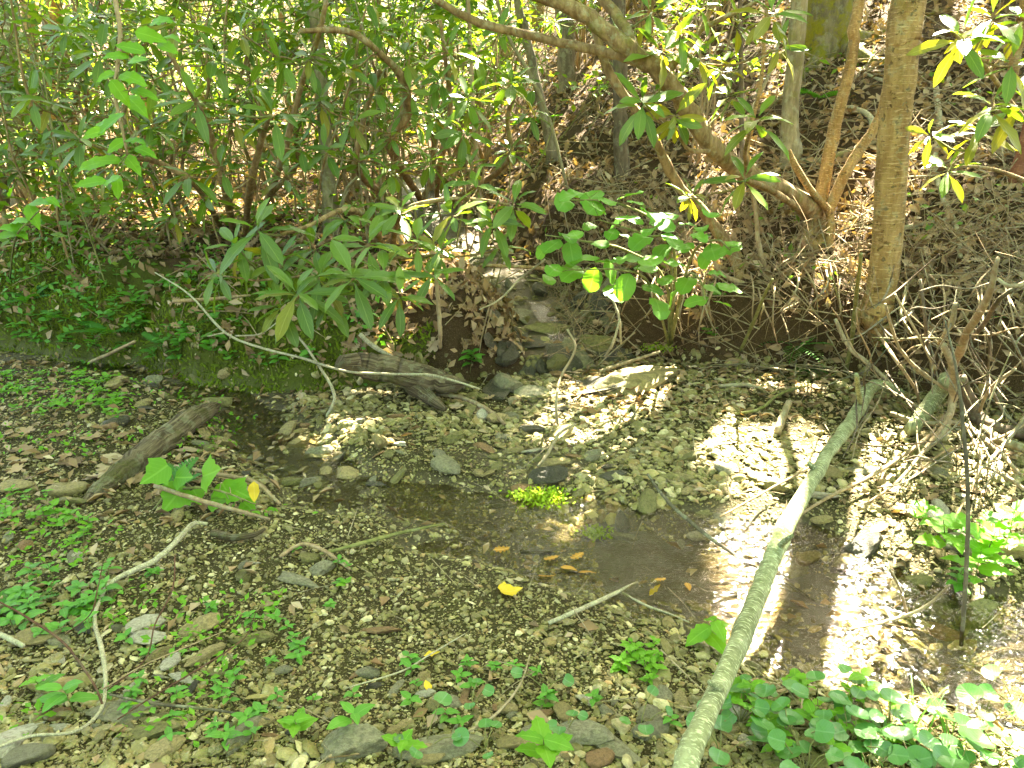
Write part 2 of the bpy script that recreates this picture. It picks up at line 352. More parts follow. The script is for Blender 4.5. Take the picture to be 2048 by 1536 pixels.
def outline_leaf(pts, L, cup=.1, seed=0):
    """a broad lobed leaf: fan of a closed outline given as (x, y) in leaf lengths, base at the origin"""
    o = np.array(pts, float) * L; c = np.array([0, .42]) * L; rg = np.random.default_rng(seed)
    mid = (o + c) / 2; n = len(o)
    zo = cup * np.hypot(o[:, 0], o[:, 1] - c[1]) + rg.normal(0, .015 * L, n)
    V = np.vstack([[[0, c[1], 0]], np.c_[mid, zo * .35], np.c_[o, zo]]); j = np.arange(n)
    f3 = np.stack([np.zeros(n, int), 1 + j, 1 + (j + 1) % n], 1); f4 = np.stack([1 + j, 1 + n + j, 1 + n + (j + 1) % n, 1 + (j + 1) % n], 1)
    uv = np.c_[V[:, 0] / L + .5, V[:, 1] / L]
    return V, [f3, f4], uv
prof_rhodo = lambda s: (math.sin(math.pi * min(1, s ** 1.25)) ** .62) * (.1 + .9 * min(1, s / .3)) if s < .999 else .06
prof_ovate = lambda s: math.sin(math.pi * s ** .72) ** .8
prof_round = lambda s: math.sqrt(max(0, 1 - (2 * s - 1) ** 2)) ** .8
prof_lance = lambda s: math.sin(math.pi * s ** .8)
def heart_outline(n=18):
    r = []
    for i in range(n):
        a = math.pi * 2 * i / n; x = math.sin(a); y = -math.cos(a)
        rr = .5 * (1 - .28 * max(0, -y * 1.25 - .1) ** 1.5 * (1 if abs(x) < .5 else .4)); r.append((x * .5 * 1.02, .42 + y * rr))
    r[0] = (0, .08); return r
def lobed_outline(lobes=5, depth=.35):
    r = []; n = lobes * 4
    for i in range(n):
        a = -math.pi + 2 * math.pi * (i + .0) / n; k = abs(math.sin(lobes * a / 2 + math.pi / 2 * (lobes % 2 == 0)))
        rad = .5 * (1 - depth + depth * k) * (1 + .15 * (i % 2)); r.append((rad * math.sin(a), .45 + rad * math.cos(a)))
    r[0] = (0, .1); return r
def lobed2():                                             # three-lobed toothed leaf as on the vine by the rotten log
    h = [(.0, .0), (.20, -.05), (.38, .05), (.50, .22), (.62, .36), (.44, .42), (.40, .56), (.30, .62), (.22, .66), (.14, .82), (0, 1.0)]
    return h + [(-x, y) for x, y in h[-2:0:-1]]
def oak_outline():
    h = [(0, 0), (.05, .08), (.20, .14), (.12, .24), (.28, .36), (.14, .46), (.32, .60), (.15, .68), (.2, .82), (.06, .88), (0, 1)]
    return h + [(-x, y) for x, y in h[-2:0:-1]]
def basis(d, up=(0, 0, 1), roll=0.0):
    """3x3: local Y along d, local Z as near up as can be"""
    y = Vector(d).normalized(); x = y.cross(Vector(up))
    if x.length < 1e-4: x = Vector((1, 0, 0))
    x.normalize(); z = x.cross(y); m = Matrix((x, y, z)).transposed()
    return m @ Matrix.Rotation(roll, 3, 'Y') if roll else m
def mass(name, tmpl, mats3, locs, mat, smooth=True):
    """many copies of a template in one mesh (stuff). mats3 (N,3,3), locs (N,3)"""
    V, f, uv = tmpl; V = np.asarray(V); n = len(locs); fl = f if isinstance(f, list) else [f]
    A = (np.einsum('nij,vj->nvi', np.asarray(mats3), V) + np.asarray(locs)[:, None, :]).reshape(-1, 3)
    off = (np.arange(n) * len(V))
    FF = [(np.asarray(x)[None] + off[:, None, None]).reshape(-1, x.shape[1]) for x in fl]
    return mesh_np(name, A, FF, mat, np.tile(uv, (n, 1)) if uv is not None else None, smooth)
def rot_many(n, rg, tilt=.3, nrm=None):
    """random heading, small tilt; optional (n,3) surface normals"""
    a = rg.random(n) * 6.283; t = rg.normal(0, tilt, (n, 2))
    ca, sa = np.cos(a), np.sin(a); y = np.stack([ca, sa, t[:, 0]], 1)
    z0 = np.stack([t[:, 1] * sa * -1, t[:, 1] * ca, np.ones(n)], 1) if nrm is None else nrm + np.stack([t[:, 1] * -sa, t[:, 1] * ca, np.zeros(n)], 1)
    if nrm is not None: y = y - nrm * np.sum(y * nrm, 1)[:, None] + nrm * t[:, :1]
    y /= np.linalg.norm(y, axis=1)[:, None]; x = np.cross(y, z0); x /= np.linalg.norm(x, axis=1)[:, None]; z = np.cross(x, y)
    return np.stack([x, y, z], 2)
def normals(x, y, e=.03):
    gx = (H(x + e, y) - H(x - e, y)) / (2 * e); gy = (H(x, y + e) - H(x, y - e)) / (2 * e)
    n = np.stack([-gx, -gy, np.ones_like(gx)], 1); return n / np.linalg.norm(n, axis=1)[:, None]
def ico(sub=1):
    if sub < 0: return np.array([(1, 0, 0), (-1, 0, 0), (0, 1, 0), (0, -1, 0), (0, 0, 1), (0, 0, -1.)]), np.array([(0, 2, 4), (2, 1, 4), (1, 3, 4), (3, 0, 4), (2, 0, 5), (1, 2, 5), (3, 1, 5), (0, 3, 5)])
    t = (1 + 5 ** .5) / 2
    V = [(-1, t, 0), (1, t, 0), (-1, -t, 0), (1, -t, 0), (0, -1, t), (0, 1, t), (0, -1, -t), (0, 1, -t), (t, 0, -1), (t, 0, 1), (-t, 0, -1), (-t, 0, 1)]
    Fc = [(0, 11, 5), (0, 5, 1), (0, 1, 7), (0, 7, 10), (0, 10, 11), (1, 5, 9), (5, 11, 4), (11, 10, 2), (10, 7, 6), (7, 1, 8), (3, 9, 4), (3, 4, 2), (3, 2, 6), (3, 6, 8), (3, 8, 9), (4, 9, 5), (2, 4, 11), (6, 2, 10), (8, 6, 7), (9, 8, 1)]
    V = [np.array(v) / np.linalg.norm(v) for v in V]
    for _ in range(sub):
        cache = {}; nf = []
        def md(a, b):
            k = (min(a, b), max(a, b))
            if k not in cache: m = V[a] + V[b]; V.append(m / np.linalg.norm(m)); cache[k] = len(V) - 1
            return cache[k]
        for a, b, c in Fc:
            x, y, z = md(a, b), md(b, c), md(c, a); nf += [(a, x, z), (b, y, x), (c, z, y), (x, y, z)]
        Fc = nf
    return np.array(V), np.array(Fc)
def rock(seed, sub=2, flat=.6, cuts=7, long=1.3, nz=.05):
    """a stone of unit size: a ball shaved by random planes, with a rough skin"""
    V, f = ico(sub); rg = np.random.default_rng(seed); V = V.copy()
    for _ in range(cuts):
        n = rg.normal(0, 1, 3); n /= np.linalg.norm(n); d = rg.uniform(.45, .8); s = V @ n; m = s > d; V[m] -= np.outer((s[m] - d) * .95, n)
    q = V * 5 + rg.random(3) * 9; V *= (1 + .05 * np.sin(q[:, 0] + 2 * np.sin(q[:, 1])) * np.sin(q[:, 2] * 1.3 + q[:, 1]))[:, None]
    V += rg.normal(0, nz, V.shape) * .5; V *= [.5 * long, .5, .5 * flat]
    return V, f, None

# ------------------------------------------------------------------ the setting: ground and water
def axis(lo, hi, step, far_lo, far_hi, g=1.13):
    a = list(np.arange(lo, hi, step)); s = step
    while a[-1] < far_hi: s = min(s * g, 5); a.append(a[-1] + s)
    b = []; x = lo; s = step
    while x > far_lo: s = min(s * g, 5); x -= s; b.append(x)
    return np.array(b[::-1] + a)
gx = axis(-4.6, 4.6, .037, -110, 110); gy = axis(1.0, 8.0, .037, -60, 150)
XX, YY = np.meshgrid(gx, gy); ZZ = H(XX, YY); nx, ny = len(gx), len(gy)
I = np.arange(nx * ny).reshape(ny, nx)
quads = np.stack([I[:-1, :-1], I[:-1, 1:], I[1:, 1:], I[1:, :-1]], -1).reshape(-1, 4)
gme = mesh_np('ground', np.stack([XX, YY, ZZ], -1).reshape(-1, 3), quads, 'ground')
S_ = sbank(XX, YY); K_ = side(XX, YY)
dS, rS, _ = pathdist(XX, YY, ST); dT, rT, _ = pathdist(XX, YY, TR)
litter_z = sstep(-.06, .0, S_) * (1 - .5 * sstep(.3, .1, dT))
moss_z = (1 - K_) * sstep(.02, .1, S_) * (sstep(1.1, .3, S_) * .62 + .15) * sstep(-.3, -1.4, XX) + .3 * sstep(.9, .3, dT) * sstep(0, .2, S_) + .75 * (1 - K_) * sstep(-.08, -.02, S_) * sstep(.22, .08, S_) * sstep(-.2, -.9, XX)
wet_z = np.clip(sstep(.05, -.03, ZZ - WATER_Z - .01) * sstep(.9, .5, dS) + sstep(.35, .12, dT) * .9, 0, 1)
col = np.stack([litter_z, moss_z, wet_z, np.ones_like(ZZ)], -1).reshape(-1, 4).astype(np.float32)
ca = gme.color_attributes.new('zone', 'FLOAT_COLOR', 'POINT'); ca.data.foreach_set('color', col.ravel())
ground = tag(link('ground', gme), kind='structure')
# water: one sheet a little below the gravel, seen only where the bed dips under it
def ribbon(pts, half, zf, step=.06):
    q = spline([(x, y, r) for x, y, r in pts], 14); t = np.gradient(q[:, :2], axis=0); t /= np.linalg.norm(t, axis=1)[:, None]
    nrm = np.stack([-t[:, 1], t[:, 0]], 1); m = 9; V = []
    for i in range(len(q)):
        for j in range(m):
            k = (j / (m - 1) * 2 - 1) * half(q[i, 2]); V.append((q[i, 0] + nrm[i, 0] * k, q[i, 1] + nrm[i, 1] * k, zf(q[i, 0], q[i, 1])))
    J = np.arange(len(q) * m).reshape(len(q), m)
    return np.array(V), np.stack([J[:-1, :-1], J[1:, :-1], J[1:, 1:], J[:-1, 1:]], -1).reshape(-1, 4)
V, f = ribbon(ST, lambda r: r * 1.7 + .1, lambda x, y: WATER_Z)
tag(link('stream_water', mesh_np('stream_water', V, f, 'water')), kind='structure')
TRW = TR[2:6]
V, f = ribbon(TRW, lambda r: r * .5, lambda x, y: 0)
ctr = np.repeat(H(*ribbon(TRW, lambda r: 0, lambda x, y: 0)[0].T[:2]), 1)
V[:, 2] = ctr + .012
tag(link('rill_water', mesh_np('rill_water', V, f, 'water')), kind='structure')

# ------------------------------------------------------------------ sunny gaps in the canopy (ground spot, across, along; metres)
GAPS = [(G(1565, 960), .2, 1.0), (G(1725, 950), .24, .95), (G(1900, 330), .3, .3), (G(1720, 420), .2, .2), (G(1420, 300), .2, .3), (G(1590, 1180), .1, .08), (G(1720, 1170), .1, .08), (G(1590, 760), .35, .3), (G(1345, 780), .5, .6), (G(1250, 865), .42, .5), (G(1400, 665), .28, .3), (G(1180, 790), .25, .3), (G(1880, 1290), .3, .2), (G(1930, 1060), .22, .4), (G(1990, 950), .25, .4),
        (G(1560, 1305), .24, .2), (G(1780, 1330), .35, .25), (G(1960, 1490), .3, .25), (G(1190, 800), .16, .25),
        (G(420, 415), .9, .5), (G(250, 470), .5, .3), (G(330, 445), .6, .35), (G(1060, 330), .8, 1.6), (G(860, 530), .3, .35), (G(740, 490), .3, .2),
        (G(1490, 385), .25, .3), (G(110, 230), .8, .8), (G(60, 420), .5, .3), (G(940, 180), 1.2, 1.5), (G(640, 330), .6, .6),
        (P(1000, 170, 5.2), .18, .2), (P(1385, 50, 5.0), .25, .2), (P(1975, 110, 3.4), .34, .34), (P(1990, 200, 3.4), .22, .2), (P(900, 350, 5.0), .2, .15), (P(1430, 430, 4.8), .15, .1),
        (P(1640, 40, 8.9), .2, .2), (P(180, 100, 9), .8, .5), (P(460, 110, 9), .5, .4), (G(1700, 590), .12, .1), (G(1830, 320), .3, .3)]
GC = np.array([(SA.dot(p), SB.dot(p), a + .15, b * math.sin(SUN_EL) + .15) for p, a, b in GAPS])
SAn, SBn = np.array(SA), np.array(SB)
def sunny(pts):
    """True where a leaf at pts would shade one of the gaps"""
    a = pts @ SAn; b = pts @ SBn; n = .42 * fbm(a * 1.0, b * 1.0, 3.2, 3)
    r = np.zeros(len(pts), bool)
    for ca_, cb, ra, rb in GC: r |= ((a - ca_) / ra) ** 2 + ((b - cb) / rb) ** 2 < (1 + n) ** 2 * .9
    return r | (fbm(a + 50, b, 1.7, 3) > .66)

# ------------------------------------------------------------------ trees
def trunk_pts(pxs, Y, top=None):
    """pxs: (u, v, width_px[, Y]) from the ground up; top: extra (dx, dy, dz, r) steps above the frame"""
    out = []
    for q in pxs:
        y = q[3] if len(q) > 3 else Y; p = P(q[0], q[1], y); out.append((p.x, p.y, p.z, q[2] * .5 * y / .97 / F))
    if top:
        for dx, dy, dz, r in top:
            l = out[-1]; out.append((l[0] + dx, l[1] + dy, l[2] + dz, r))
    return out
TREES = []
def tree(name, label, pts, mat, group=None, sides=14, wob=.05, limbs=5, roots=0, flare=1.5, knob=0.0, seed=1):
    g = hz(pts[0][0], pts[0][1]); b = pts[0]
    base = (b[0], b[1], min(g, b[2]) )
    if b[2] > g - .1 and flare: pts = [(b[0], b[1], g - .15, b[3] * flare), (b[0], b[1], g + .12, b[3] * (1 + (flare - 1) * .35))] + [p for p in pts[1:] if p[2] > g + .25]
    t = thing(name, base, label, 'tree', group)
    tk = tube_obj('trunk', pts, mat, t, base, sides=sides, sub=6, wob=wob, knob=knob, seed=seed)
    rg = random.Random(seed)
    for i in range(roots):
        a = 6.28 * i / roots + rg.random(); r = b[3]
        q = [(b[0] + math.cos(a) * r * k, b[1] + math.sin(a) * r * k, 0, rr) for k, rr in ((.5, r * .45), (1.7, r * .3), (3.2, r * .16), (5, r * .08))]
        q = [(x, y, hz(x, y) + z + (.3 * r if i2 == 0 else 0), rr) for i2, (x, y, z, rr) in enumerate(q)]
        tube_obj('root', q, mat, tk, base, sides=8, seed=seed + i)
    TREES.append(dict(t=t, trunk=tk, base=base, pts=pts, mat=mat, limbs=limbs, leaves=[], seed=seed)); return t
UP = lambda h, r, lean=(0, 0), n=4: [(lean[0] * h / n, lean[1] * h / n, h / n, r * (1 - .8 * (i + 1) / n)) for i in range(n)]
# the smooth brown tree on the undercut bank
b = P(1765, 690, 4.92)
tree('bank_tree', 'smooth golden brown tree rising from the undercut dirt bank', trunk_pts([(1768, 720, 34, 4.95), (1763, 680, 40, 4.93), (1757, 652, 52, 4.90), (1752, 628, 60, 4.88), (1758, 600, 58, 4.88), (1768, 545, 55, 4.88), (1777, 440, 55, 4.88), (1790, 250, 56, 4.88), (1806, 100, 57, 4.88), (1821, -20, 58, 4.88)], 4.88, UP(9, .09, (.03, .02))), 'bark_brown', sides=20, wob=.022, flare=0, limbs=7, seed=3)
tree('mossy_tree', 'thick tree with yellow moss over its trunk on the right slope', trunk_pts([(1655, 200, 92), (1652, 170, 82), (1655, 80, 80), (1662, -20, 80)], 8.9, UP(14, .23)), 'bark_mossy', sides=22, wob=.05, roots=5, limbs=8, flare=1.35, seed=4)
tree('lichen_tree', 'slim lichen-spotted tree standing before the thick mossy tree', trunk_pts([(1578, 345, 34), (1580, 250, 30), (1590, 120, 30), (1602, -20, 30)], 6.9, UP(10, .065)), 'bark_lichen', sides=12, limbs=5, flare=1.3, seed=5)
tree('hollow_tree', 'grey tree with dark hollow side at the head of the gully', trunk_pts([(1134, 235, 38), (1133, 150, 34), (1132, 60, 32), (1128, -20, 31)], 10.5, UP(12, .1)), 'bark_grey', sides=14, limbs=6, seed=6)
tree('leaning_sapling', 'slender brown sapling leaning left above the gully', trunk_pts([(1102, 318, 20), (1088, 230, 17), (1070, 150, 16), (1050, 60, 15), (1035, -20, 14)], 8.2, UP(5, .035)), 'bark_grey', sides=10, limbs=3, seed=7)
tree('dark_tree', 'short dark trunk in front of the leaf slope behind the round-leaved shrub', trunk_pts([(1248, 392, 34), (1244, 330, 30), (1240, 240, 28), (1240, 120, 27), (1238, -20, 26)], 7.2, UP(9, .055)), 'bark_dark', sides=12, limbs=5, seed=8)
tree('pale_tree', 'straight pale trunk rising through the rhododendron thicket', trunk_pts([(662, 440, 27), (655, 330, 25), (645, 200, 24), (636, 90, 23), (622, -20, 22)], 7.0, UP(9, .05)), 'bark_lichen', sides=12, limbs=5, seed=9)
tree('thicket_tree', 'lichen-grey trunk beside the straight pale one in the thicket', trunk_pts([(712, 300, 22), (706, 170, 19), (703, 80, 18), (700, -20, 18)], 8.8, UP(9, .05)), 'bark_lichen', sides=10, limbs=4, seed=10)
tree('edge_tree', 'brown trunk at the left border of the picture', trunk_pts([(28, 300, 36), (22, 150, 32), (10, -20, 32)], 8.5, UP(11, .09)), 'bark_lichen', sides=12, limbs=6, seed=11)
tree('edge_tree', 'brown sunlit trunk second from the left border', trunk_pts([(62, 260, 30), (58, 120, 26), (55, -20, 26)], 10.5, UP(11, .09)), 'bark_brown', sides=12, limbs=6, seed=12)
tree('edge_tree', 'leaning brown trunk third from the left border', trunk_pts([(86, 240, 28), (97, 100, 24), (104, -20, 24)], 11, UP(11, .09)), 'bark_brown', sides=12, limbs=6, seed=13)
tree('red_bark_tree', 'reddish brown trunk leaning out of the right border', trunk_pts([(1988, 540, 30), (2003, 470, 27), (2025, 380, 27), (2062, 250, 27), (2110, 60, 27)], 5.7, UP(6, .05, (.3, 0))), 'bark_red', sides=12, limbs=4, seed=14)
tree('slope_tree', 'slim tan trunk on the slope behind the right-hand leaf rosettes', trunk_pts([(1982, 415, 26), (1995, 330, 22), (2012, 230, 20), (2040, 60, 20), (2055, -20, 19)], 6.9, UP(9, .05)), 'bark_brown', sides=10, limbs=4, seed=15)
BK = [(205, 215, 12, .09), (300, 190, 14, .10), (420, 170, 13, .08), (520, 150, 16, .12), (585, 160, 11.5, .05), (770, 150, 13, .07), (830, 120, 17, .12), (905, 120, 15, .06), (1075, 120, 15, .10), (1185, 130, 13, .07), (1330, 60, 14, .1), (1455, 60, 11.5, .06), (1530, 40, 13, .1), (1900, 10, 13, .14), (150, 130, 18, .14), (700, 90, 20, .16), (1000, 60, 21, .14)]
for i, (u, v, Y, r) in enumerate(BK):
    p = P(u, 300, Y); x = p.x; z = hz(x, Y); lx = random.uniform(-.06, .06)
    pts = [(x, Y, z - .1, r * 1.2), (x + lx, Y, z + 2, r), (x + lx * 2.5, Y, z + 5, r * .9), (x + lx * 5, Y, z + 9, r * .6), (x + lx * 6, Y, z + 13, r * .2)]
    where = ('left of the pale trunk', 'left of the pale trunk', 'behind the thicket', 'behind the gully', 'behind the arching trunk', 'on the upper right slope')[min(5, int(u / 2048 * 7))]
    tree('forest_tree', f'{("thin", "slim", "stout")[0 if r < .07 else 1 if r < .11 else 2]} {("grey", "brown", "mossy")[i % 3]} forest trunk far {where}', pts, ('bark_grey', 'bark_brown', 'bark_mossy')[i % 3], 'forest trunks in the distance', sides=10, limbs=6, seed=20 + i)
# unseen trees added beyond the frame so their crowns shade the stream
for i, (x, y, r) in enumerate([(8.5, 9, .16), (10, 15, .2), (6.5, 13, .15), (4.5, 17, .2), (-6.5, 12, .15), (7.5, 5.2, .12), (12, 21, .2), (-9, 17, .2), (-5.5, 8.5, .1), (-4.5, -5, .15), (3.5, -7, .18), (-8, -1, .15), (6, -3, .15), (-1, -12, .2)]):
    z = hz(x, y); pts = [(x, y, z - .1, r * 1.2), (x, y + .1, z + 3, r), (x + .2, y, z + 7, r * .7), (x + .2, y, z + 11, r * .3)]
    tree('added_canopy_tree', 'added unseen tree whose crown shades the stream from outside the picture', pts, 'bark_grey', 'unseen trees added to shade the stream', sides=10, limbs=7, seed=60 + i)
# canopy leaves: clusters set up the sun's path from the shaded ground, shared out to the nearest tree
rg = np.random.default_rng(3)
nc = 6200
cx = rg.uniform(-6.5, 8, nc); cy = rg.uniform(-.5, 9.0, nc); cx[:600] = rg.uniform(-18, 18, 600); cy[:600] = rg.uniform(8, 32, 600)
hgt = rg.uniform(6.0, 11.5, nc); tz = np.where(cy < 7, rg.uniform(0, 1.2, nc), rg.uniform(0, 2, nc))
Pc = np.stack([cx, cy, H(cx, cy) + tz], 1) + np.array(SUN)[None] * (hgt / SUN.z)[:, None]
Pc[:, 2] = np.maximum(Pc[:, 2], H(Pc[:, 0], Pc[:, 1]) + 3.2)
nl = 13
nb_ = 900; Pb = np.stack([rg.uniform(-12, 12, nb_), rg.uniform(-14, 3, nb_), rg.uniform(5.5, 10, nb_)], 1); Pc = np.vstack([Pc, Pb]); cx = np.concatenate([cx, Pb[:, 0]]); cy = np.concatenate([cy, np.zeros(nb_)]); nc += nb_  # unseen leaves added above the camera side to filter the sky light green
Pl = (Pc[:, None, :] + rg.normal(0, 1, (nc, nl, 3)) * np.array([.34, .34, .2])).reshape(-1, 3)
keep = ~sunny(Pl)
keep &= np.repeat((cy < 5.6) | (fbm(cx, cy, 1.1, 2) < .0), nl)
# nothing of the canopy may hang into the view
vy = Pl[:, 1] * math.cos(PITCH) - (Pl[:, 2] - CAMZ) * math.sin(PITCH); vz = Pl[:, 1] * math.sin(PITCH) + (Pl[:, 2] - CAMZ) * math.cos(PITCH)
keep &= ~((vy > 0) & (vz / np.maximum(vy, .01) < .53) & (vy < 14))
Pl = Pl[keep]
TB = np.array([[t['pts'][-1][0], t['pts'][-1][1]] for t in TREES])
own = np.argmin((Pl[:, None, 0] - TB[None, :, 0]) ** 2 + (Pl[:, None, 1] - TB[None, :, 1]) ** 2, 1)
CL = (np.array([(0, 0, 0), (-.08, .10, .012), (0, .12, -.006), (.08, .10, .012), (0, .25, -.03)]), np.array([(0, 2, 1), (0, 3, 2), (1, 2, 4), (2, 3, 4)]), np.array([(.5, 0), (0, .4), (.5, .5), (1, .4), (.5, 1)]))
for k, t in enumerate(TREES):
    q = Pl[own == k]
    if not len(q): continue
    R = rot_many(len(q), rg, .45) * rg.uniform(.75, 1.35, (len(q), 1, 1))
    link('crown', mass('crown', CL, R, q - np.array(t['base']), 'canopy_leaf'), t['t'])
    rr = random.Random(t['seed']); tp = t['pts']
    for j in range(min(t['limbs'], len(q))):
        e = q[rr.randrange(len(q))]; hgt_ = rr.uniform(.45, .95); a = tp[-2 if hgt_ > .6 else -3] if len(tp) > 3 else tp[-1]
        m = [(a[0] * (1 - s) + e[0] * s, a[1] * (1 - s) + e[1] * s, a[2] * (1 - s) + e[2] * s + .5 * math.sin(s * 3.14), max(a[3] * .5 * (1 - s), .008)) for s in (0, .35, .7, 1)]
        tube_obj('limb', m, t['mat'], t['trunk'], t['base'], sides=6, sub=3, seed=j)
# the mossy stump by the head of the gully
b = G(1005, 150); t = thing('tree_stump', b, 'old broken stump capped with bright green moss in the background', 'stump')
tube_obj('trunk', [(b.x, b.y, b.z - .1, .26), (b.x, b.y, b.z + .1, .21), (b.x + .01, b.y, b.z + .5, .2), (b.x, b.y, b.z + .62, .19)], 'bark_lichen', t, b, sides=14, wob=.08)
n = 700; a = rg.random(n) * 6.283; r = np.sqrt(rg.random(n)) * .22
ML = leaf_grid(.05, .012, prof_lance, 1, .1, .2)
R = rot_many(n, rg, .9); link('moss_cap', mass('moss_cap', ML, R, np.stack([r * np.cos(a), r * np.sin(a), .62 + .05 * (1 - (r / .22) ** 2)], 1), 'bright_moss'), t)

# ------------------------------------------------------------------ stones and gravel
def in_frame(x, y, m=1.25, near=1.35): return (np.abs(x) < .70 * y * m + .3) & (y > near)
def gravel(name, n, smin, smax, seed, yr, mask, sub=0, flat=.55, bury=.25, mat='gravel', power=2.2):
    rg = np.random.default_rng(seed); T = 6; V_all = []
    # density falls with distance so that near gravel is as fine as far gravel looks
    y = yr[0] + (yr[1] - yr[0]) * rg.random(n * 4) ** 1.5; x = (rg.random(n * 4) * 2 - 1) * (.70 * y * 1.2 + .3)
    ok = mask(x, y) & (rg.random(n * 4) < np.minimum(1, (x * 0 + 1)))
    x, y = x[ok][:n], y[ok][:n]; m = len(x); s = smin * (smax / smin) ** (rg.random(m) ** power) * (1 + .12 * (y - yr[0]))
    nn = normals(x, y); R = rot_many(m, rg, .35, nn) * (s[:, None, None] * rg.uniform(.8, 1.25, (m, 1, 3)))
    loc = np.stack([x, y, H(x, y)], 1) + nn * (s * flat * (.5 - bury))[:, None]
    which = rg.integers(0, T, m); Vs = []; Fs = []; off = 0
    for k in range(T):
        V, f, _ = rock(900 + seed * 10 + k, sub, flat, 5, 1.35, .1); f = f[V[f].mean(1)[:, 2] > -.09 * flat]; q = which == k; nq = q.sum()
        A = (np.einsum('nij,vj->nvi', R[q], V) + loc[q][:, None, :]).reshape(-1, 3); Vs.append(A)
        Fs.append((f[None] + (off + np.arange(nq) * len(V))[:, None, None]).reshape(-1, 3)); off += len(A)
    return tag(link(name, mesh_np(name, np.vstack(Vs), np.vstack(Fs), mat, None, False)), kind='stuff')
bed = lambda x, y: sbank(x, y) < .06
def fine(x, y):
    d, r, _ = pathdist(x, y, ST); return bed(x, y) & ((d > r * .75) | (x < .35) | (fbm(x, y, 6, 2) > .35))
g0 = gravel('fine_gravel', 90000, .004, .011, 7, (1.35, 4.4), fine, -1, bury=.15)
tag(g0, 'fine tan grit between the stones of the stream bed', 'gravel')
g1 = gravel('gravel', 34000, .009, .028, 1, (1.35, 6.2), fine, 0)
tag(g1, 'fine tan and brown gravel covering the stream bed', 'gravel')
def cobble_mask(x, y):
    d, r, _ = pathdist(x, y, ST); return bed(x, y) & (y > 3.05 + .1 * x) & (d > r * .7) & (x > -1.4 + .3 * fbm(x, y, 1.5, 2)) & (fbm(x, y, 1.2, 2) > -.25)
g2 = gravel('pebbles', 6600, .018, .058, 2, (2.4, 6.2), cobble_mask, 1, .5)
tag(g2, 'olive brown pebbles packed along the far side of the stream', 'pebbles')
def near_mask(x, y): return bed(x, y) & (y < 2.4 + .5 * fbm(x, y, 1.5, 2)) & (fbm(x + 9, y, 1.7, 2) + .35 * (2.0 - y) > -.02)
g3 = gravel('pebbles', 2000, .018, .05, 3, (1.35, 3.0), near_mask, 1, .45)
tag(g3, 'mixed grey and tan pebbles scattered along the near bank', 'pebbles')
gul = lambda x, y: (pathdist(x, y, TR)[0] < .34) & (y > 4.0) & (y < 7.5)
g4 = gravel('pebbles', 1500, .02, .07, 4, (4.0, 7.5), gul, 1, .4)
tag(g4, 'wet flat pebbles lining the small side rill', 'pebbles')
ROCKS = {}
def rock_mesh(kind, mat):
    k = (kind, mat)
    if k not in ROCKS:
        fl, cu, lo = {'flat': (.32, 9, 1.5), 'angular': (.7, 10, 1.2), 'rounded': (.65, 3, 1.25), 'slab': (.22, 12, 1.9), 'wedge': (.5, 9, 1.6)}[kind.rstrip('0123456789')]
        V, f, _ = rock(hash_(kind) % 1000, 3 if kind[-1] == '9' else 2, fl, cu, lo, .02 if kind[-1] == '9' else .04); ROCKS[k] = mesh_np('stone', V, f, mat, None, kind.startswith('rounded'))
    return ROCKS[k]
def hash_(s): return sum((i + 3) * ord(c) * 7 for i, c in enumerate(s))
def stone(x, y, size, kind, mat, label, group=None, rz=None, tilt=.18, bury=.3, rg=random, scale=(1, 1, 1), name='stone'):
    fl = {'flat': .32, 'angular': .7, 'rounded': .65, 'slab': .22, 'wedge': .5}[kind.rstrip('0123456789')] * scale[2]
    n = Vector(normals(np.array([x]), np.array([y]), .08)[0]); q = Vector((0, 0, 1)).rotation_difference(n)
    o = link(name, rock_mesh(kind, mat)); o.rotation_mode = 'QUATERNION'
    o.rotation_quaternion = q @ Quaternion((0, 0, 1), rg.uniform(0, 6.28) if rz is None else rz) @ Quaternion((1, 0, 0), rg.gauss(0, tilt)) @ Quaternion((0, 1, 0), rg.gauss(0, tilt))
    o.scale = [size * s for s in scale]; o.location = Vector((x, y, hz(x, y))) + n * size * fl * (.5 - bury)
    return tag(o, label, 'stone', group)
SC = [('tan', 'stone_tan'), ('grey', 'stone_grey'), ('olive', 'stone_olive'), ('rust brown', 'stone_rust'), ('blackish', 'stone_dark'), ('pale', 'stone_pale')]
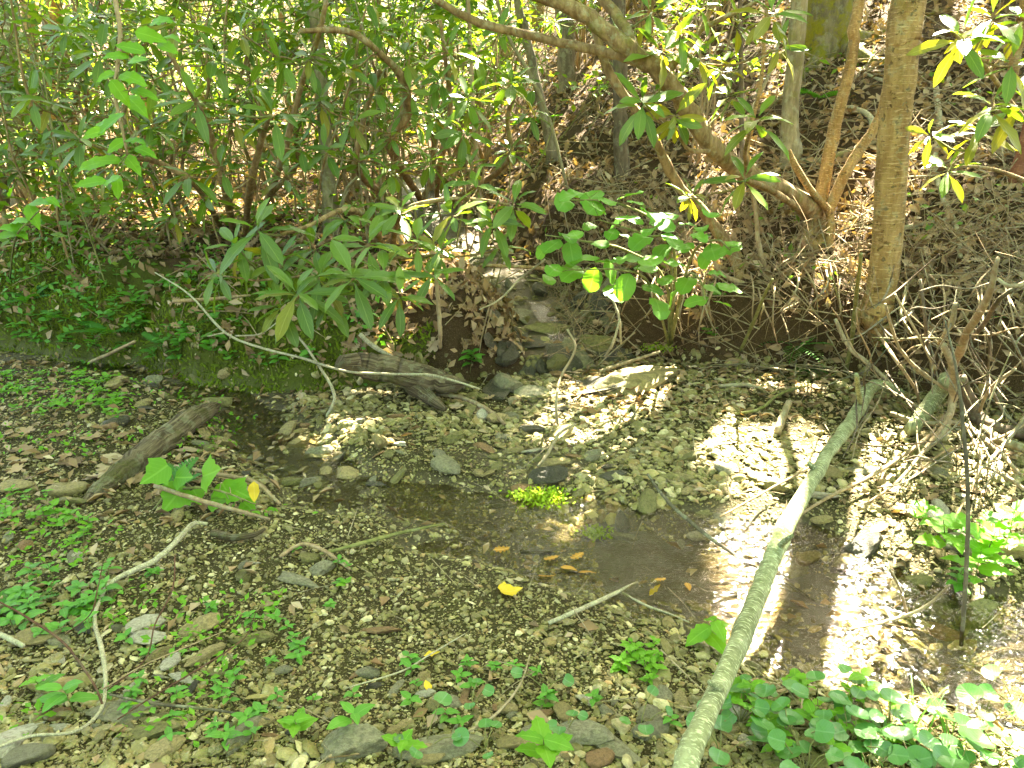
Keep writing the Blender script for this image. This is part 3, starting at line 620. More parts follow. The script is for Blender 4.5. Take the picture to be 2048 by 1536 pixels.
# stones one can point at: (u, v, size m, kind, material, label, heading, scale)
for u, v, s, k, m, lab, rz, scl in [
    (1282, 775, .44, 'wedge9', 'stone_tan', 'large smooth tan slab lying in the sunlit mouth of the rill', .45, (1, .75, .75)),
    (1248, 757, .2, 'wedge2', 'stone_olive', 'mossy olive stone just behind the large tan slab', .5, (1, .7, .8)),
    (1100, 662, .24, 'slab1', 'stone_olive', 'flat mossy slab bridging the small rill', .1, (1, .7, 1)),
    (1150, 715, .26, 'slab2', 'stone_grey', 'grey slab stepping down the side rill', -.2, (1, .8, 1)),
    (1190, 690, .22, 'angular2', 'stone_olive', 'dark mossy boulder at the right edge of the rill', 0, (1, .8, .9)),
    (1230, 735, .2, 'flat2', 'stone_grey', 'thin grey stone beside the mossy olive one', .7, (1, .7, .7)),
    (1060, 690, .2, 'slab3', 'stone_dark', 'dark wet slab in the middle of the rill', .3, (1, 1, 1)),
    (760, 895, .16, 'angular3', 'stone_tan', 'upright tan stone standing among the cobbles', 1.2, (.6, .6, 1.1)),
    (905, 880, .14, 'wedge3', 'stone_olive', 'olive wedge stone leaning left among the cobbles', .9, (1, .6, 1)),
    (995, 845, .13, 'angular1', 'stone_tan', 'ochre angular stone below the broken log', .3, (1, .7, .9)),
    (1072, 905, .12, 'flat1', 'stone_pale', 'pale flat stone at the mouth of the rill', .4, (1, .8, 1)),
    (1095, 960, .17, 'angular2', 'stone_dark', 'dark wet stone at the end of the rill', .2, (1, .8, .9)),
    (1050, 978, .11, 'flat2', 'stone_rust', 'rusty flat stone beside the bright moss clump', .2, (1, .8, .7)),
    (1005, 1012, .12, 'flat3', 'stone_dark', 'black stone left of the bright moss clump', .2, (1, .8, 1)),
    (1080, 1110, .12, 'flat1', 'stone_dark', 'dark flat stone in the riffle above the orange leaves', .1, (1, .6, 1)),
    (640, 1143, .12, 'angular9', 'stone_grey', 'light grey pointed stone of the trio on near gravel', .5, (1, .75, .75)),
    (617, 1122, .095, 'rounded3', 'stone_olive', 'rounded olive stone of the trio on near gravel', .5, (1, .9, .9)),
    (590, 1163, .14, 'slab2', 'stone_grey', 'long thin slab of the trio on near gravel', -.4, (1, .5, 1)),
    (288, 1262, .13, 'angular1', 'stone_pale', 'whitish stone behind its twin beside the seedlings', .6, (1, .9, .9)),
    (295, 1283, .12, 'angular3', 'stone_pale', 'whitish stone in front of its twin beside the seedlings', .1, (1, .8, .7)),
    (400, 1262, .14, 'angular2', 'stone_tan', 'tan angular stone right of the whitish twins', .8, (1, .9, .8)),
    (410, 1318, .11, 'wedge1', 'stone_tan', 'tan wedge stone under the thin red twigs', .9, (1, .8, .8)),
    (20, 1495, .17, 'wedge9', 'stone_pale', 'big pale leaf-shaped stone in the lower left corner', 1.1, (1, .7, .7)),
    (60, 1520, .13, 'rounded1', 'stone_grey', 'pale grey round stone at the lower left edge', .2, (1, .8, .8)),
    (490, 1480, .13, 'wedge2', 'stone_grey', 'upright pale grey wedge near the bottom edge', 1.3, (1, .6, 1.1)),
    (700, 1500, .2, 'angular9', 'stone_grey', 'big layered grey-brown block at the bottom edge', .1, (1, .7, .8)),
    (880, 1500, .2, 'flat9', 'stone_grey', 'long grey slab with streaks at the bottom edge', .15, (1, .6, 1)),
    (850, 1520, .11, 'rounded2', 'stone_tan', 'tan loaf-shaped stone at the foot of the grey slab', .1, (1, .7, .9)),
    (1105, 1478, .13, 'wedge3', 'stone_tan', 'tan wedge stone behind the toothed seedling', -.5, (1, .8, .8)),
    (1040, 1490, .12, 'flat2', 'stone_tan', 'buff flat stone beside the grey slab', .1, (1, .8, 1)),
    (1165, 1485, .16, 'angular1', 'stone_grey', 'grey block between seedling and birch branch', -.2, (1, .7, .8)),
    (1225, 1500, .13, 'flat3', 'stone_grey', 'pale grey flat stone near the foot of the birch branch', -.6, (1, .8, 1)),
    (1300, 1470, .11, 'angular2', 'stone_grey', 'dark grey stone next to the birch branch', .4, (1, .8, .8)),
    (1195, 1525, .09, 'rounded3', 'stone_rust', 'brown rounded pebble at the bottom edge', .4, (1, .8, .8)),
    (35, 978, .13, 'rounded1', 'stone_tan', 'rounded ochre stone by the left border', .4, (1, .85, .75)),
    (135, 985, .17, 'rounded3', 'stone_tan', 'smooth greenish tan stone below the rotten log', .1, (1, .6, .7)),
    (140, 1008, .14, 'flat2', 'stone_olive', 'olive flat stone in front of the smooth greenish one', .1, (1, .8, 1)),
    (765, 1265, .13, 'flat1', 'stone_rust', 'reddish brown flat stone alone on the fine gravel', -.1, (1, .45, 1)),
    (1800, 1185, .22, 'flat9', 'stone_olive', 'mossy flat rock at the far edge of the water', -.1, (1, .7, 1.2)),
    (1950, 1240, .2, 'angular9', 'stone_olive', 'mossy round rock behind the dark sapling', .3, (1, .8, .8)),
    (1720, 1105, .19, 'angular9', 'stone_dark', 'dark shaded rock under the sunlit gravel bank', .3, (1, .8, .6)),
    (1690, 1128, .09, 'rounded2', 'stone_olive', 'small olive rounded stone at the water edge', .4, (1, .8, .9)),
    (1618, 1125, .1, 'rounded1', 'stone_tan', 'small tan stone where birch branch meets the far shore', .4, (1, .8, 1)),
    (1730, 945, .16, 'flat9', 'stone_grey', 'grey flat rock among the sunlit gravel', .2, (1, .8, 1)),
    (1850, 880, .13, 'angular3', 'stone_tan', 'yellowish rock beside the short birch log', .9, (1, .9, .9)),
    (1880, 920, .12, 'rounded3', 'stone_olive', 'olive rounded rock below the short birch log', .2, (1, .9, .9)),
    (1640, 995, .13, 'flat2', 'stone_pale', 'bright flat stone in the sun stripe left of the birch branch', -.4, (1, .7, 1)),
    (1165, 1145, .10, 'flat1', 'stone_dark', 'small dark slab under the orange leaves', .3, (1, .5, 1)),
    (75, 1285, .17, 'angular3', 'stone_tan', 'brownish stone beside the grey stick end at left', .2, (1, .8, .7)),
    (250, 1430, .15, 'slab1', 'stone_grey', 'slate grey flat stone behind the crossing grey stick', .2, (1, .8, 1)),
    (300, 1470, .14, 'flat3', 'stone_olive', 'olive brown flat stone under the seedlings at bottom left', .1, (1, .7, 1)),
    (330, 1512, .11, 'angular1', 'stone_tan', 'buff angular stone at the bottom left', .7, (1, .8, .8))]:
    p = G(u, v); stone(p.x, p.y, s * (.8 if p.y < 2.6 else .95), k, m, lab, rz=rz, scale=scl, tilt=.1, bury=.25)
rs = random.Random(21); cnt = 0
KN = ['flat1', 'flat2', 'angular1', 'angular2', 'angular3', 'rounded1', 'rounded2', 'wedge1', 'wedge2', 'slab1', 'flat3']
def scatter_stones(n, area, sizes, weights, phrase, group):
    k = 0; tries = 0
    while k < n and tries < n * 60:
        tries += 1; x, y = area(rs)
        if sbank(x, y) > .1 and phrase.find('rill') < 0: continue
        kd = rs.choice(KN if phrase.find('side rill') < 0 else ['slab1', 'slab2', 'slab3', 'flat1', 'flat2', 'angular1']); ci = rs.choices(range(6), weights)[0]
        stone(x, y, rs.uniform(*sizes) * (.7 + .6 * rs.random() ** 2), kd, SC[ci][1], f'{SC[ci][0]} {kd[:-1]} stone {phrase}', group, rg=rs, scale=(1, rs.uniform(.6, 1), rs.uniform(.7, 1.1))); k += 1
def box(u0, u1, v0, v1, real=False):
    def f(r):
        u, v = r.uniform(u0, u1), r.uniform(v0, v1); return tuple(G(u, v))[:2] if real else flat(u, v)
    return f
scatter_stones(70, box(560, 1180, 790, 950), (.06, .12), (4, 2, 5, 1, 2, 1), 'among the cobbles in front of the broken log', 'cobbles on the far shore')
scatter_stones(34, box(1180, 1520, 860, 1040), (.06, .12), (4, 2, 4, 1, 2, 1), 'on the shaded far shore right of the rill', 'cobbles right of the rill')
scatter_stones(40, box(1500, 2030, 820, 1130), (.06, .13), (5, 2, 3, 1, 1, 2), 'on the sunlit gravel bank', 'stones on the sunlit bank')
scatter_stones(40, box(180, 640, 740, 960), (.06, .14), (2, 3, 5, 1, 3, 0), 'in the shallow channel behind the rotten log', 'stones in the upper channel')
scatter_stones(44, box(0, 900, 1330, 1520), (.03, .06), (3, 4, 2, 1, 1, 3), 'on the near gravel at bottom left', 'stones on the near gravel')
scatter_stones(40, box(900, 1560, 1420, 1530), (.035, .07), (3, 4, 2, 1, 1, 2), 'along the bottom edge', 'stones along the bottom edge')
scatter_stones(18, box(0, 560, 1010, 1330), (.05, .09), (3, 3, 3, 1, 1, 1), 'on the gravel below the rotten log', 'stones below the rotten log')
scatter_stones(46, box(980, 1230, 560, 800, True), (.09, .26), (2, 4, 1, 1, 5, 0), 'stepped along the small side rill', 'stones in the side rill')
scatter_stones(10, box(1650, 2040, 1100, 1290), (.08, .15), (3, 2, 4, 1, 3, 1), 'at the far water edge on the right', 'stones at the water edge')

# ------------------------------------------------------------------ leaf litter
def litter(name, n, mask, yr, tmpl, mat, label, seed, size=(.7, 1.3), lift=.012, tilt=.35, pw=1.6, xr=None):
    rg = np.random.default_rng(seed); y = yr[0] + (yr[1] - yr[0]) * rg.random(n * 5) ** pw; x = (rg.random(n * 5) * 2 - 1) * (.70 * y * 1.2 + .3)
    ok = mask(x, y, rg); x, y = x[ok][:n], y[ok][:n]; m = len(x); nn = normals(x, y)
    R = rot_many(m, rg, tilt, nn) * rg.uniform(*size, (m, 1, 1)); loc = np.stack([x, y, H(x, y)], 1) + nn * (rg.random(m) * lift * 2)[:, None]
    o = link(name, mass(name, tmpl, R, loc, mat)); return tag(o, label, cat='leaves', kind='stuff')
DL = leaf_grid(.085, .046, lambda s: (.15, 1, .08)[int(s * 2 + .5)], 2, .25, -.15, .5, .4, 3)
def hill(x, y, rg):
    s = sbank(x, y); return (s > .05) & ((x > -1.0) | (s > .75) | (rg.random(len(x)) < .42)) & ((x < .8) | (s > .34) | (rg.random(len(x)) < .22)) & (pathdist(x, y, TR)[0] > .26)
litter('leaf_litter', 40000, hill, (4.0, 20), DL, 'dead_leaf', 'brown fallen leaves carpeting the forest slopes', 31, (.5, 1.25), tilt=.5, lift=.02)
DL2 = outline_leaf(oak_outline(), .1, .25, 4)
litter('oak_litter', 1800, hill, (4.0, 10), DL2, 'dead_leaf', 'lobed brown oak leaves strewn over the slopes', 32, tilt=.5, lift=.03)
def bedl(x, y, rg): return (sbank(x, y) < .2) & (rg.random(len(x)) < np.where((y > 4.1) & (x > .4), 1.0, np.where((x < -1.2) & (y > 2.8), .34, .03)))
litter('fallen_leaves', 2600, bedl, (1.5, 5.4), DL, 'dead_leaf', 'small brown leaf scraps scattered over the gravel', 33, (.35, .9), tilt=.3, pw=1.0)
TW = tube([(0, -.5, 0, .012), (.03, 0, .02, .010), (0, .5, 0, .006)], sides=3, sub=2, cap=False)
TW = (TW[0], TW[1], TW[2])
def twigs(name, n, mask, yr, label, seed, mat, size, pw=1.5):
    return litter(name, n, mask, yr, TW, mat, label, seed, size, .04, .5, pw)
twigs('twig_litter', 3400, lambda x, y, rg: (sbank(x, y) > -.1) & (side(x, y) > .5), (4.0, 13), 'thin dry twigs lying across the right slope', 34, 'driftwood', (.12, .6))
twigs('twig_litter', 500, lambda x, y, rg: (sbank(x, y) > .1) & (side(x, y) < .5), (4.5, 12), 'thin dry twigs lying on the left terrace', 35, 'stem_tan', (.15, .5))
twigs('twig_litter', 260, lambda x, y, rg: (sbank(x, y) < 0) & (x + rg.normal(0, .5, len(x)) > -.6), (1.5, 5.0), 'small twigs scattered over the gravel', 36, 'driftwood', (.05, .22), 1.0)
# needle-thin dry stems matted over the dirt bank
NS = tube([(0, 0, 0, .004), (.02, .25, .03, .003), (-.01, .5, -.02, .002)], sides=3, sub=2, cap=False)
litter('dry_stems', 2600, lambda x, y, rg: (sbank(x, y) > .02) & (sbank(x, y) < 1.3) & (side(x, y) > .4), (3.2, 7), NS, 'stem_tan', 'wiry dry stems and rootlets matted over the dirt bank', 37, (.3, .9), .06, .9, 1.0)
# moss fuzz on the left bank
MF = leaf_grid(.036, .014, lambda s: 1 - .8 * s, 1, .1, .3)
def mossmask(x, y, rg):
    s = sbank(x, y); return (s > -.05) & (s < .95) & (side(x, y) < .45) & (x < -.5) & (fbm(x, y, 2.2, 3) + .3 * (s < .35) > .02)
o = litter('moss', 30000, mossmask, (4.4, 7), MF, 'moss', 'soft dark moss over the left stream bank', 38, (.6, 1.5), .006, 1.2, 1.0); o['category'] = 'moss'

# ------------------------------------------------------------------ sticks, branches and logs
def on_ground(pxs, lift=0.0):
    """(u, v, width_px[, lift]) -> points lying on the ground"""
    out = []
    for q in pxs:
        l = q[3] if len(q) > 3 else lift; p = G(q[0], q[1]); r = q[2] * .5 * p.y / .95 / F
        if l:                                               # the point is l above the ground: step back along the view ray
            d = ray(q[0], q[1]); t = (p.z + l - CAMZ) / d.z; p = Vector((d.x * t, d.y * t, p.z + l)); r = q[2] * .5 * p.y / .95 / F
        out.append((p.x, p.y, p.z + r * .7, r))
    return out
def stick(name, pts, mat, label, group=None, cat='stick', twigs=(), **kw):
    if mat in ('stem_pale', 'stem_red'): pts = [(a, b_, c, r * .78) for a, b_, c, r in pts]; twigs = [[(a, b_, c, r * .78) for a, b_, c, r in t] for t in twigs]
    base = pts[0][:3]; kw.setdefault('sides', 8)
    V, f, uv = tube(pts, **kw); o = link(name, mesh_np(name, V - np.array(base), f, mat, uv)); o.location = base
    for t in twigs:
        tube_obj('twig', t, mat, o, base, sides=6, seed=len(t))
    return tag(o, label, cat, group)
# the birch branch that slants from the bottom edge up to the far bank
p0 = [(a_, b_, c_ * .84, d_) for a_, b_, c_, d_ in [(1352, 1600, 66, .42), (1395, 1480, 62, .42), (1470, 1310, 54, .40), (1535, 1150, 44, .36), (1585, 1035, 38, .30), (1650, 925, 32, .20), (1705, 845, 30, .13), (1740, 785, 28, .14), (1765, 778, 26, .12), (1798, 792, 22, .05)]]
stick('birch_branch', on_ground(p0), 'birch_bark', 'long curved pale birch branch slanting from bottom edge to far bank', cat='branch', sides=16, wob=.05, knob=.14, sub=8,
      twigs=[on_ground([(1560, 1095, 16, .36), (1575, 1082, 12, .4), (1584, 1074, 9, .42)]), on_ground([(1636, 950, 14, .24), (1622, 935, 11, .28), (1616, 926, 8, .3)]), on_ground([(1440, 1385, 18, .42), (1424, 1372, 13, .45), (1416, 1364, 9, .46)]), on_ground([(1722, 815, 12, .15), (1716, 780, 11, .3), (1712, 752, 9, .42)])])
stick('birch_log', on_ground([(1822, 868, 30, .04), (1850, 830, 31, .08), (1880, 790, 31, .14), (1895, 768, 32, .18)]), 'birch_bark', 'short sawn birch log propped beside the brush pile', cat='log', sides=14, wob=.03)
stick('wood_stub', on_ground([(1555, 868, 17, .02), (1566, 838, 16, .05), (1578, 808, 13, .1)]), 'driftwood', 'short bleached stub of wood standing on the gravel bank', cat='log')
lg = on_ground([(172, 1012, 16, -.01), (195, 995, 34, -.01), (245, 962, 47, .0), (315, 908, 50, .01), (380, 858, 46, .02), (418, 830, 30, .02), (436, 815, 12, .03)])
stick('rotten_log', lg, 'rotten_wood', 'crumbling pale-topped rotten log beside the broad-leaved vine', cat='log', sides=26, wob=.045, knob=.05, sub=10, seed=4)
lg = on_ground([(680, 735, 30, .10), (740, 750, 50, .08), (820, 765, 54, .07), (890, 780, 44, .06), (930, 772, 16, .1)])
stick('broken_log', lg, 'rotten_wood', 'dark wet log with splintered end below the leafy bank', cat='log', sides=24, wob=.045, knob=.05, sub=10, seed=6,
      twigs=[on_ground([(820, 780, 34, .05), (860, 805, 26, .03), (890, 822, 12, .02)]), on_ground([(880, 770, 20, .08), (915, 768, 10, .1), (940, 766, 4, .1)])])
S1 = [  # name, points (u, v, width, lift), material, label
    ('fallen_branch', [(1098, 1250, 13, .02), (1160, 1222, 13, .04), (1225, 1192, 11, .05), (1275, 1165, 6, .06)], 'stem_pale', 'white peeled stick pointing out of the gravel to the water'),
    ('fallen_branch', [(1240, 1186, 8, .04), (1290, 1212, 8, .04), (1340, 1230, 7, .03), (1378, 1246, 5, .02)], 'stem_pale', 'short white stick crossing the tip of the peeled one'),
    ('fallen_branch', [(415, 1050, 9, .04), (385, 1052, 12, .06), (355, 1085, 14, .06), (310, 1125, 14, .04), (240, 1158, 13, .03), (212, 1180, 12, .02)], 'stem_pale', 'hooked grey-white stick on the left gravel'),
    ('fallen_branch', [(215, 1172, 9, .01), (190, 1235, 10, .05), (205, 1305, 12, .06), (212, 1370, 11, .05), (200, 1425, 10, .04), (150, 1465, 9, .03), (60, 1475, 9, .03), (-30, 1505, 8, .03)], 'stem_pale', 'grey crooked stick winding down to the lower left corner'),
    ('fallen_branch', [(220, 1390, 5, .05), (300, 1408, 6, .04), (420, 1420, 6, .03), (540, 1440, 4, .02)], 'dark_stem', 'thin grey stick lying across the gravel at bottom left'),
    ('fallen_branch', [(0, 1272, 14, .03), (25, 1285, 15, .03), (48, 1296, 13, .02)], 'stem_pale', 'stub of white stick at the left border'),
    ('fallen_branch', [(-10, 1200, 4, .25), (60, 1240, 6, .18), (130, 1290, 7, .14), (185, 1365, 7, .1), (205, 1410, 6, .05)], 'stem_red', 'dark red twig rising from the left gravel'),
    ('fallen_branch', [(235, 1440, 4, .04), (320, 1385, 4, .06), (420, 1325, 4, .07), (490, 1275, 3, .1), (512, 1225, 2, .14)], 'stem_red', 'thin brown twig curving up across the left gravel'),
    ('fallen_branch', [(210, 1385, 4, .05), (290, 1320, 4, .1), (310, 1250, 4, .2), (345, 1180, 4, .25), (350, 1110, 3, .3)], 'stem_red', 'slender red stem arching over the whitish stones'),
    ('fallen_branch', [(130, 1270, 3, .1), (180, 1230, 3, .15), (195, 1180, 3, .2), (205, 1130, 2, .25)], 'stem_red', 'short upright red stem among the left seedlings'),
    ('fallen_branch', [(205, 1380, 4, .06), (280, 1335, 3, .1), (360, 1300, 3, .12), (450, 1262, 2, .14)], 'stem_tan', 'straw-coloured twig crossing the red stems at left'),
    ('fallen_branch', [(922, 1472, 6, .02), (980, 1440, 7, .02), (1020, 1400, 6, .02), (1045, 1360, 5, .02), (1060, 1310, 3, .02)], 'driftwood', 'grey angled twig on the gravel at bottom centre'),
    ('fallen_branch', [(690, 1378, 4, .02), (800, 1345, 5, .03), (860, 1310, 4, .03), (930, 1268, 3, .02)], 'stem_pale', 'long thin pale twig across the middle gravel'),
    ('fallen_branch', [(640, 1110, 7, .02), (720, 1090, 8, .03), (800, 1068, 7, .04), (890, 1048, 4, .05)], 'stem_green', 'mossy green stick at the near water edge'),
    ('fallen_branch', [(560, 1115, 7, .02), (605, 1090, 8, .03), (650, 1105, 8, .03), (700, 1140, 6, .02)], 'stem_tan', 'bent tan stick above the trio of stones'),
    ('fallen_branch', [(425, 1070, 14, .02), (470, 1080, 16, .02), (510, 1072, 12, .02), (530, 1060, 6, .02)], 'rotten_wood', 'short brown bowed stick half sunk in wet gravel'),
    ('fallen_branch', [(310, 975, 10, .1), (390, 1000, 10, .08), (460, 1020, 9, .05), (540, 1040, 6, .02)], 'stem_tan', 'tan stick running out from the rotten log past the vine'),
    ('fallen_branch', [(350, 935, 8, .05), (430, 950, 9, .08), (510, 968, 9, .08), (560, 1010, 6, .02)], 'stem_tan', 'tan stick behind the vine with a yellow leaf beside it'),
    ('fallen_branch', [(1295, 950, 5, .1), (1340, 1010, 7, .12), (1410, 1070, 8, .1), (1475, 1115, 7, .05), (1560, 1160, 6, .02), (1640, 1210, 4, .02)], 'dark_stem', 'thin dark branch dipping into the pool left of the birch branch'),
    ('fallen_branch', [(720, 672, 11, .05), (745, 695, 12, .05), (790, 722, 10, .04)], 'stem_pale', 'short pale stick leaning on the leafy bank above the broken log'),
    ('fallen_branch', [(870, 790, 7, .02), (930, 800, 8, .03), (980, 825, 8, .03), (1010, 850, 6, .02)], 'stem_tan', 'brown stick leading from the broken log to the cobbles'),
    ('fallen_branch', [(1150, 850, 5, .12), (1118, 870, 6, .1), (1092, 915, 7, .06), (1075, 935, 5, .02)], 'driftwood', 'forked driftwood twig at the mouth of the rill'),
    ('fallen_branch', [(1135, 660, 4, .35), (1150, 700, 5, .3), (1120, 760, 5, .25), (1112, 810, 5, .2), (1115, 850, 5, .1)], 'driftwood', 'thin bare twig standing in the rill'),
    ('fallen_branch', [(1240, 640, 5, .1), (1225, 690, 7, .08), (1210, 715, 6, .03)], 'stem_pale', 'short pale stick on the right side of the rill'),
    ('fallen_branch', [(1225, 600, 6, .12), (1238, 640, 7, .1), (1242, 690, 6, .05)], 'stem_pale', 'pale upright stick beside the dark boulder'),
    ('fallen_branch', [(1200, 745, 7, .04), (1260, 725, 7, .05), (1320, 705, 5, .05)], 'driftwood', 'bleached twig lying over the stones behind the tan slab'),
    ('fallen_branch', [(960, 620, 4, .15), (1000, 600, 5, .18), (1040, 560, 5, .2), (1090, 520, 4, .25)], 'stem_pale', 'thin pale branch leaning over the rill head'),
    ('fallen_branch', [(870, 530, 6, .1), (876, 600, 8, .05), (880, 660, 8, .02), (880, 700, 7, .0)], 'stem_tan', 'upright tan stem on the leafy bank left of the rill'),
    ('fallen_branch', [(1690, 750, 9, .0), (1702, 690, 9, .06), (1712, 600, 8, .15), (1722, 510, 6, .28)], 'stem_green', 'long greenish pole leaning against the dirt bank left of the bank tree'),
    ('fallen_branch', [(1480, 705, 7, .01), (1505, 650, 7, .06), (1530, 590, 6, .15), (1545, 560, 4, .2)], 'stem_green', 'green-barked stick leaning on the shaded dirt bank'),
    ('fallen_branch', [(1670, 640, 6, .1), (1700, 700, 8, .1), (1750, 740, 8, .08), (1800, 790, 6, .03)], 'driftwood', 'grey stick slanting over the foot of the bank tree'),
    ('fallen_branch', [(1470, 830, 6, .01), (1520, 820, 7, .02), (1560, 790, 6, .03), (1620, 770, 4, .03)], 'stem_green', 'mossy stick lying on the gravel below the ferns'),
    ('fallen_branch', [(1430, 775, 7, .01), (1490, 772, 8, .02), (1530, 780, 5, .02)], 'driftwood', 'short driftwood stick on the shaded shore'),
    ('fallen_branch', [(1440, 1035, 4, .04), (1530, 985, 5, .06), (1620, 935, 5, .06), (1680, 900, 4, .05)], 'stem_tan', 'straight tan twig crossing behind the birch branch'),
    ('fallen_branch', [(1560, 1060, 6, .04), (1650, 1000, 7, .05), (1750, 950, 8, .06), (1850, 880, 7, .08), (1890, 830, 5, .12)], 'stem_tan', 'long tan stick lying across the sunlit gravel'),
    ('fallen_branch', [(1870, 180, 14), (1878, 260, 14), (1868, 330, 13), (1885, 400, 14), (1912, 460, 14), (1920, 520, 11)], 'stem_pale', 'grey crooked fallen branch running down the right slope'),
    ('fallen_branch', [(1700, 222, 14), (1740, 240, 14), (1745, 262, 11), (1790, 240, 10)], 'stem_pale', 'pale lichened branch on the slope below the mossy tree'),
    ('fallen_branch', [(1600, 330, 12), (1650, 325, 13), (1710, 305, 11), (1760, 285, 8)], 'bark_lichen', 'mossy fallen branch across the slope behind the forked stems'),
    ('fallen_branch', [(1690, 450, 9), (1760, 465, 11), (1830, 455, 10), (1900, 440, 7)], 'stem_pale', 'pale branch lying level behind the bank tree'),
    ('fallen_branch', [(1730, 150, 7), (1775, 165, 8), (1800, 120, 6)], 'stem_pale', 'short pale stick high on the right slope'),
    ('fallen_branch', [(345, 605, 6, .15), (430, 600, 7, .12), (500, 592, 5, .1)], 'stem_tan', 'brown twig across the hollow in the mossy bank'),
    ('fallen_branch', [(178, 728, 6, .02), (230, 705, 7, .05), (270, 685, 6, .08)], 'stem_tan', 'twig leaning on the mossy bank by the fern'),
    ('fallen_branch', [(1700, 1260, 5, .1), (1790, 1240, 7, .1), (1850, 1215, 6, .12), (1900, 1170, 4, .16)], 'driftwood', 'bare branched twig caught in the stream on the right'),
    ('fallen_branch', [(1780, 1140, 5, .25), (1800, 1180, 6, .18), (1815, 1235, 6, .06)], 'driftwood', 'short twig standing in the water on the right')]
for i, (nm, pts, m, lab) in enumerate(S1):
    stick(nm, on_ground(pts), m, lab, cat='branch' if max(q[2] for q in pts) > 9 else 'twig', seed=i, wob=.07, knob=.12, sub=6)
# the dark slim sapling standing in the water on the right
b = G(1925, 1300); pt = [(b.x, b.y, b.z - .05, .0075)] + [(q.x, q.y, q.z, r_) for q, r_ in ((P(1932, 1150, b.y), .007), (P(1936, 1000, b.y + .02), .0065), (P(1926, 850, b.y + .06), .0055), (P(1912, 735, b.y + .1), .004), (P(1890, 640, b.y + .14), .002))]
stick('bare_sapling', pt, 'dark_stem', 'thin dark bare sapling rising out of the water on the right', cat='sapling', wob=.05)
# the brush pile under the right bank
rb = random.Random(5); AD = ['grey', 'grey', 'tan', 'mossy', 'brown', 'brown', 'bleached']; MM = {'grey': 'bark_grey', 'bleached': 'driftwood', 'tan': 'stem_tan', 'mossy': 'bark_lichen', 'brown': 'bark_dark', 'peeled': 'driftwood'}
BP = [([(1995, 520, 9, .3), (1975, 600, 13, .3), (1930, 680, 15, .25), (1905, 740, 15, .15), (1890, 790, 12, .05)], 'tan', 'thick forked upright limb'),
      ([(1885, 690, 10, .3), (1905, 740, 16, .25), (1905, 800, 17, .2), (1890, 860, 14, .1), (1850, 905, 10, .03)], 'peeled', 'stout peeled limb'),
      ([(1920, 760, 20, .14), (1945, 830, 26, .1), (1985, 860, 24, .07), (2060, 880, 24, .06)], 'brown', 'thick curved mossy limb'),
      ([(1960, 860, 16, .06), (2010, 890, 18, .06), (2070, 910, 18, .06)], 'mossy', 'green-streaked limb'),
      ([(1780, 830, 8, .05), (1850, 850, 10, .08), (1920, 850, 10, .1), (1980, 890, 9, .08), (2040, 950, 7, .04)], 'peeled', 'long bleached limb'),
      ([(1730, 1010, 4, .05), (1800, 960, 6, .1), (1880, 860, 7, .16), (1900, 830, 6, .2)], 'tan', 'thin arched stick'),
      ([(1770, 610, 5, .35), (1800, 700, 6, .28), (1860, 760, 7, .2), (1950, 810, 6, .12)], 'bleached', 'slender bent stick'),
      ([(1790, 590, 4, .3), (1840, 680, 5, .28), (1870, 740, 6, .22)], 'bleached', 'bleached dead stem'),
      ([(2060, 560, 7, .3), (2000, 600, 9, .3), (1960, 660, 9, .22), (1920, 700, 7, .15)], 'brown', 'crooked brown bough'),
      ([(1995, 560, 6, .35), (2020, 575, 8, .35), (2060, 570, 8, .35)], 'peeled', 'white hooked twig'),
      ([(2030, 740, 5, .25), (1980, 780, 7, .2), (1955, 830, 6, .1)], 'bleached', 'fan-shaped dead twig'),
      ([(1940, 720, 4, .2), (1970, 760, 6, .18), (2010, 830, 6, .12), (2060, 870, 5, .1)], 'grey', 'grey springy stick'),
      ([(1750, 660, 5, .1), (1790, 720, 6, .2), (1830, 780, 6, .15), (1840, 820, 5, .05)], 'tan', 'upright broken stick'),
      ([(1880, 1080, 4, .03), (1930, 1000, 5, .08), (1960, 920, 5, .12), (1930, 850, 5, .16)], 'tan', 'vine-like loop of stem'),
      ([(2060, 820, 6, .12), (2000, 900, 7, .1), (1960, 940, 6, .06), (1900, 960, 5, .03)], 'mossy', 'thin mossy stick'),
      ([(1840, 560, 5, .2), (1850, 640, 6, .2), (1855, 700, 6, .15), (1870, 780, 5, .08)], 'brown', 'straight brown shoot'),
      ([(1910, 610, 8, .3), (1902, 650, 12, .3), (1878, 690, 9, .25)], 'bleached', 'short fat bleached stub'),
      ([(2000, 640, 4, .2), (2030, 690, 5, .2), (2060, 760, 5, .15)], 'grey', 'grey drooping twig'),
      ([(1960, 930, 6, .05), (2010, 955, 8, .05), (2055, 985, 8, .04)], 'peeled', 'sunlit peeled stick end'),
      ([(1840, 940, 4, .04), (1900, 900, 5, .08), (1990, 880, 5, .1), (2050, 850, 5, .14)], 'tan', 'long level twig')]
for i, (pts, c, lab) in enumerate(BP):
    stick('brush_stick', on_ground(pts), MM[c], f'{lab} in the brush pile under the right bank', 'sticks tangled in the brush pile', 'stick', seed=40 + i, wob=.08, knob=.15, sub=6)
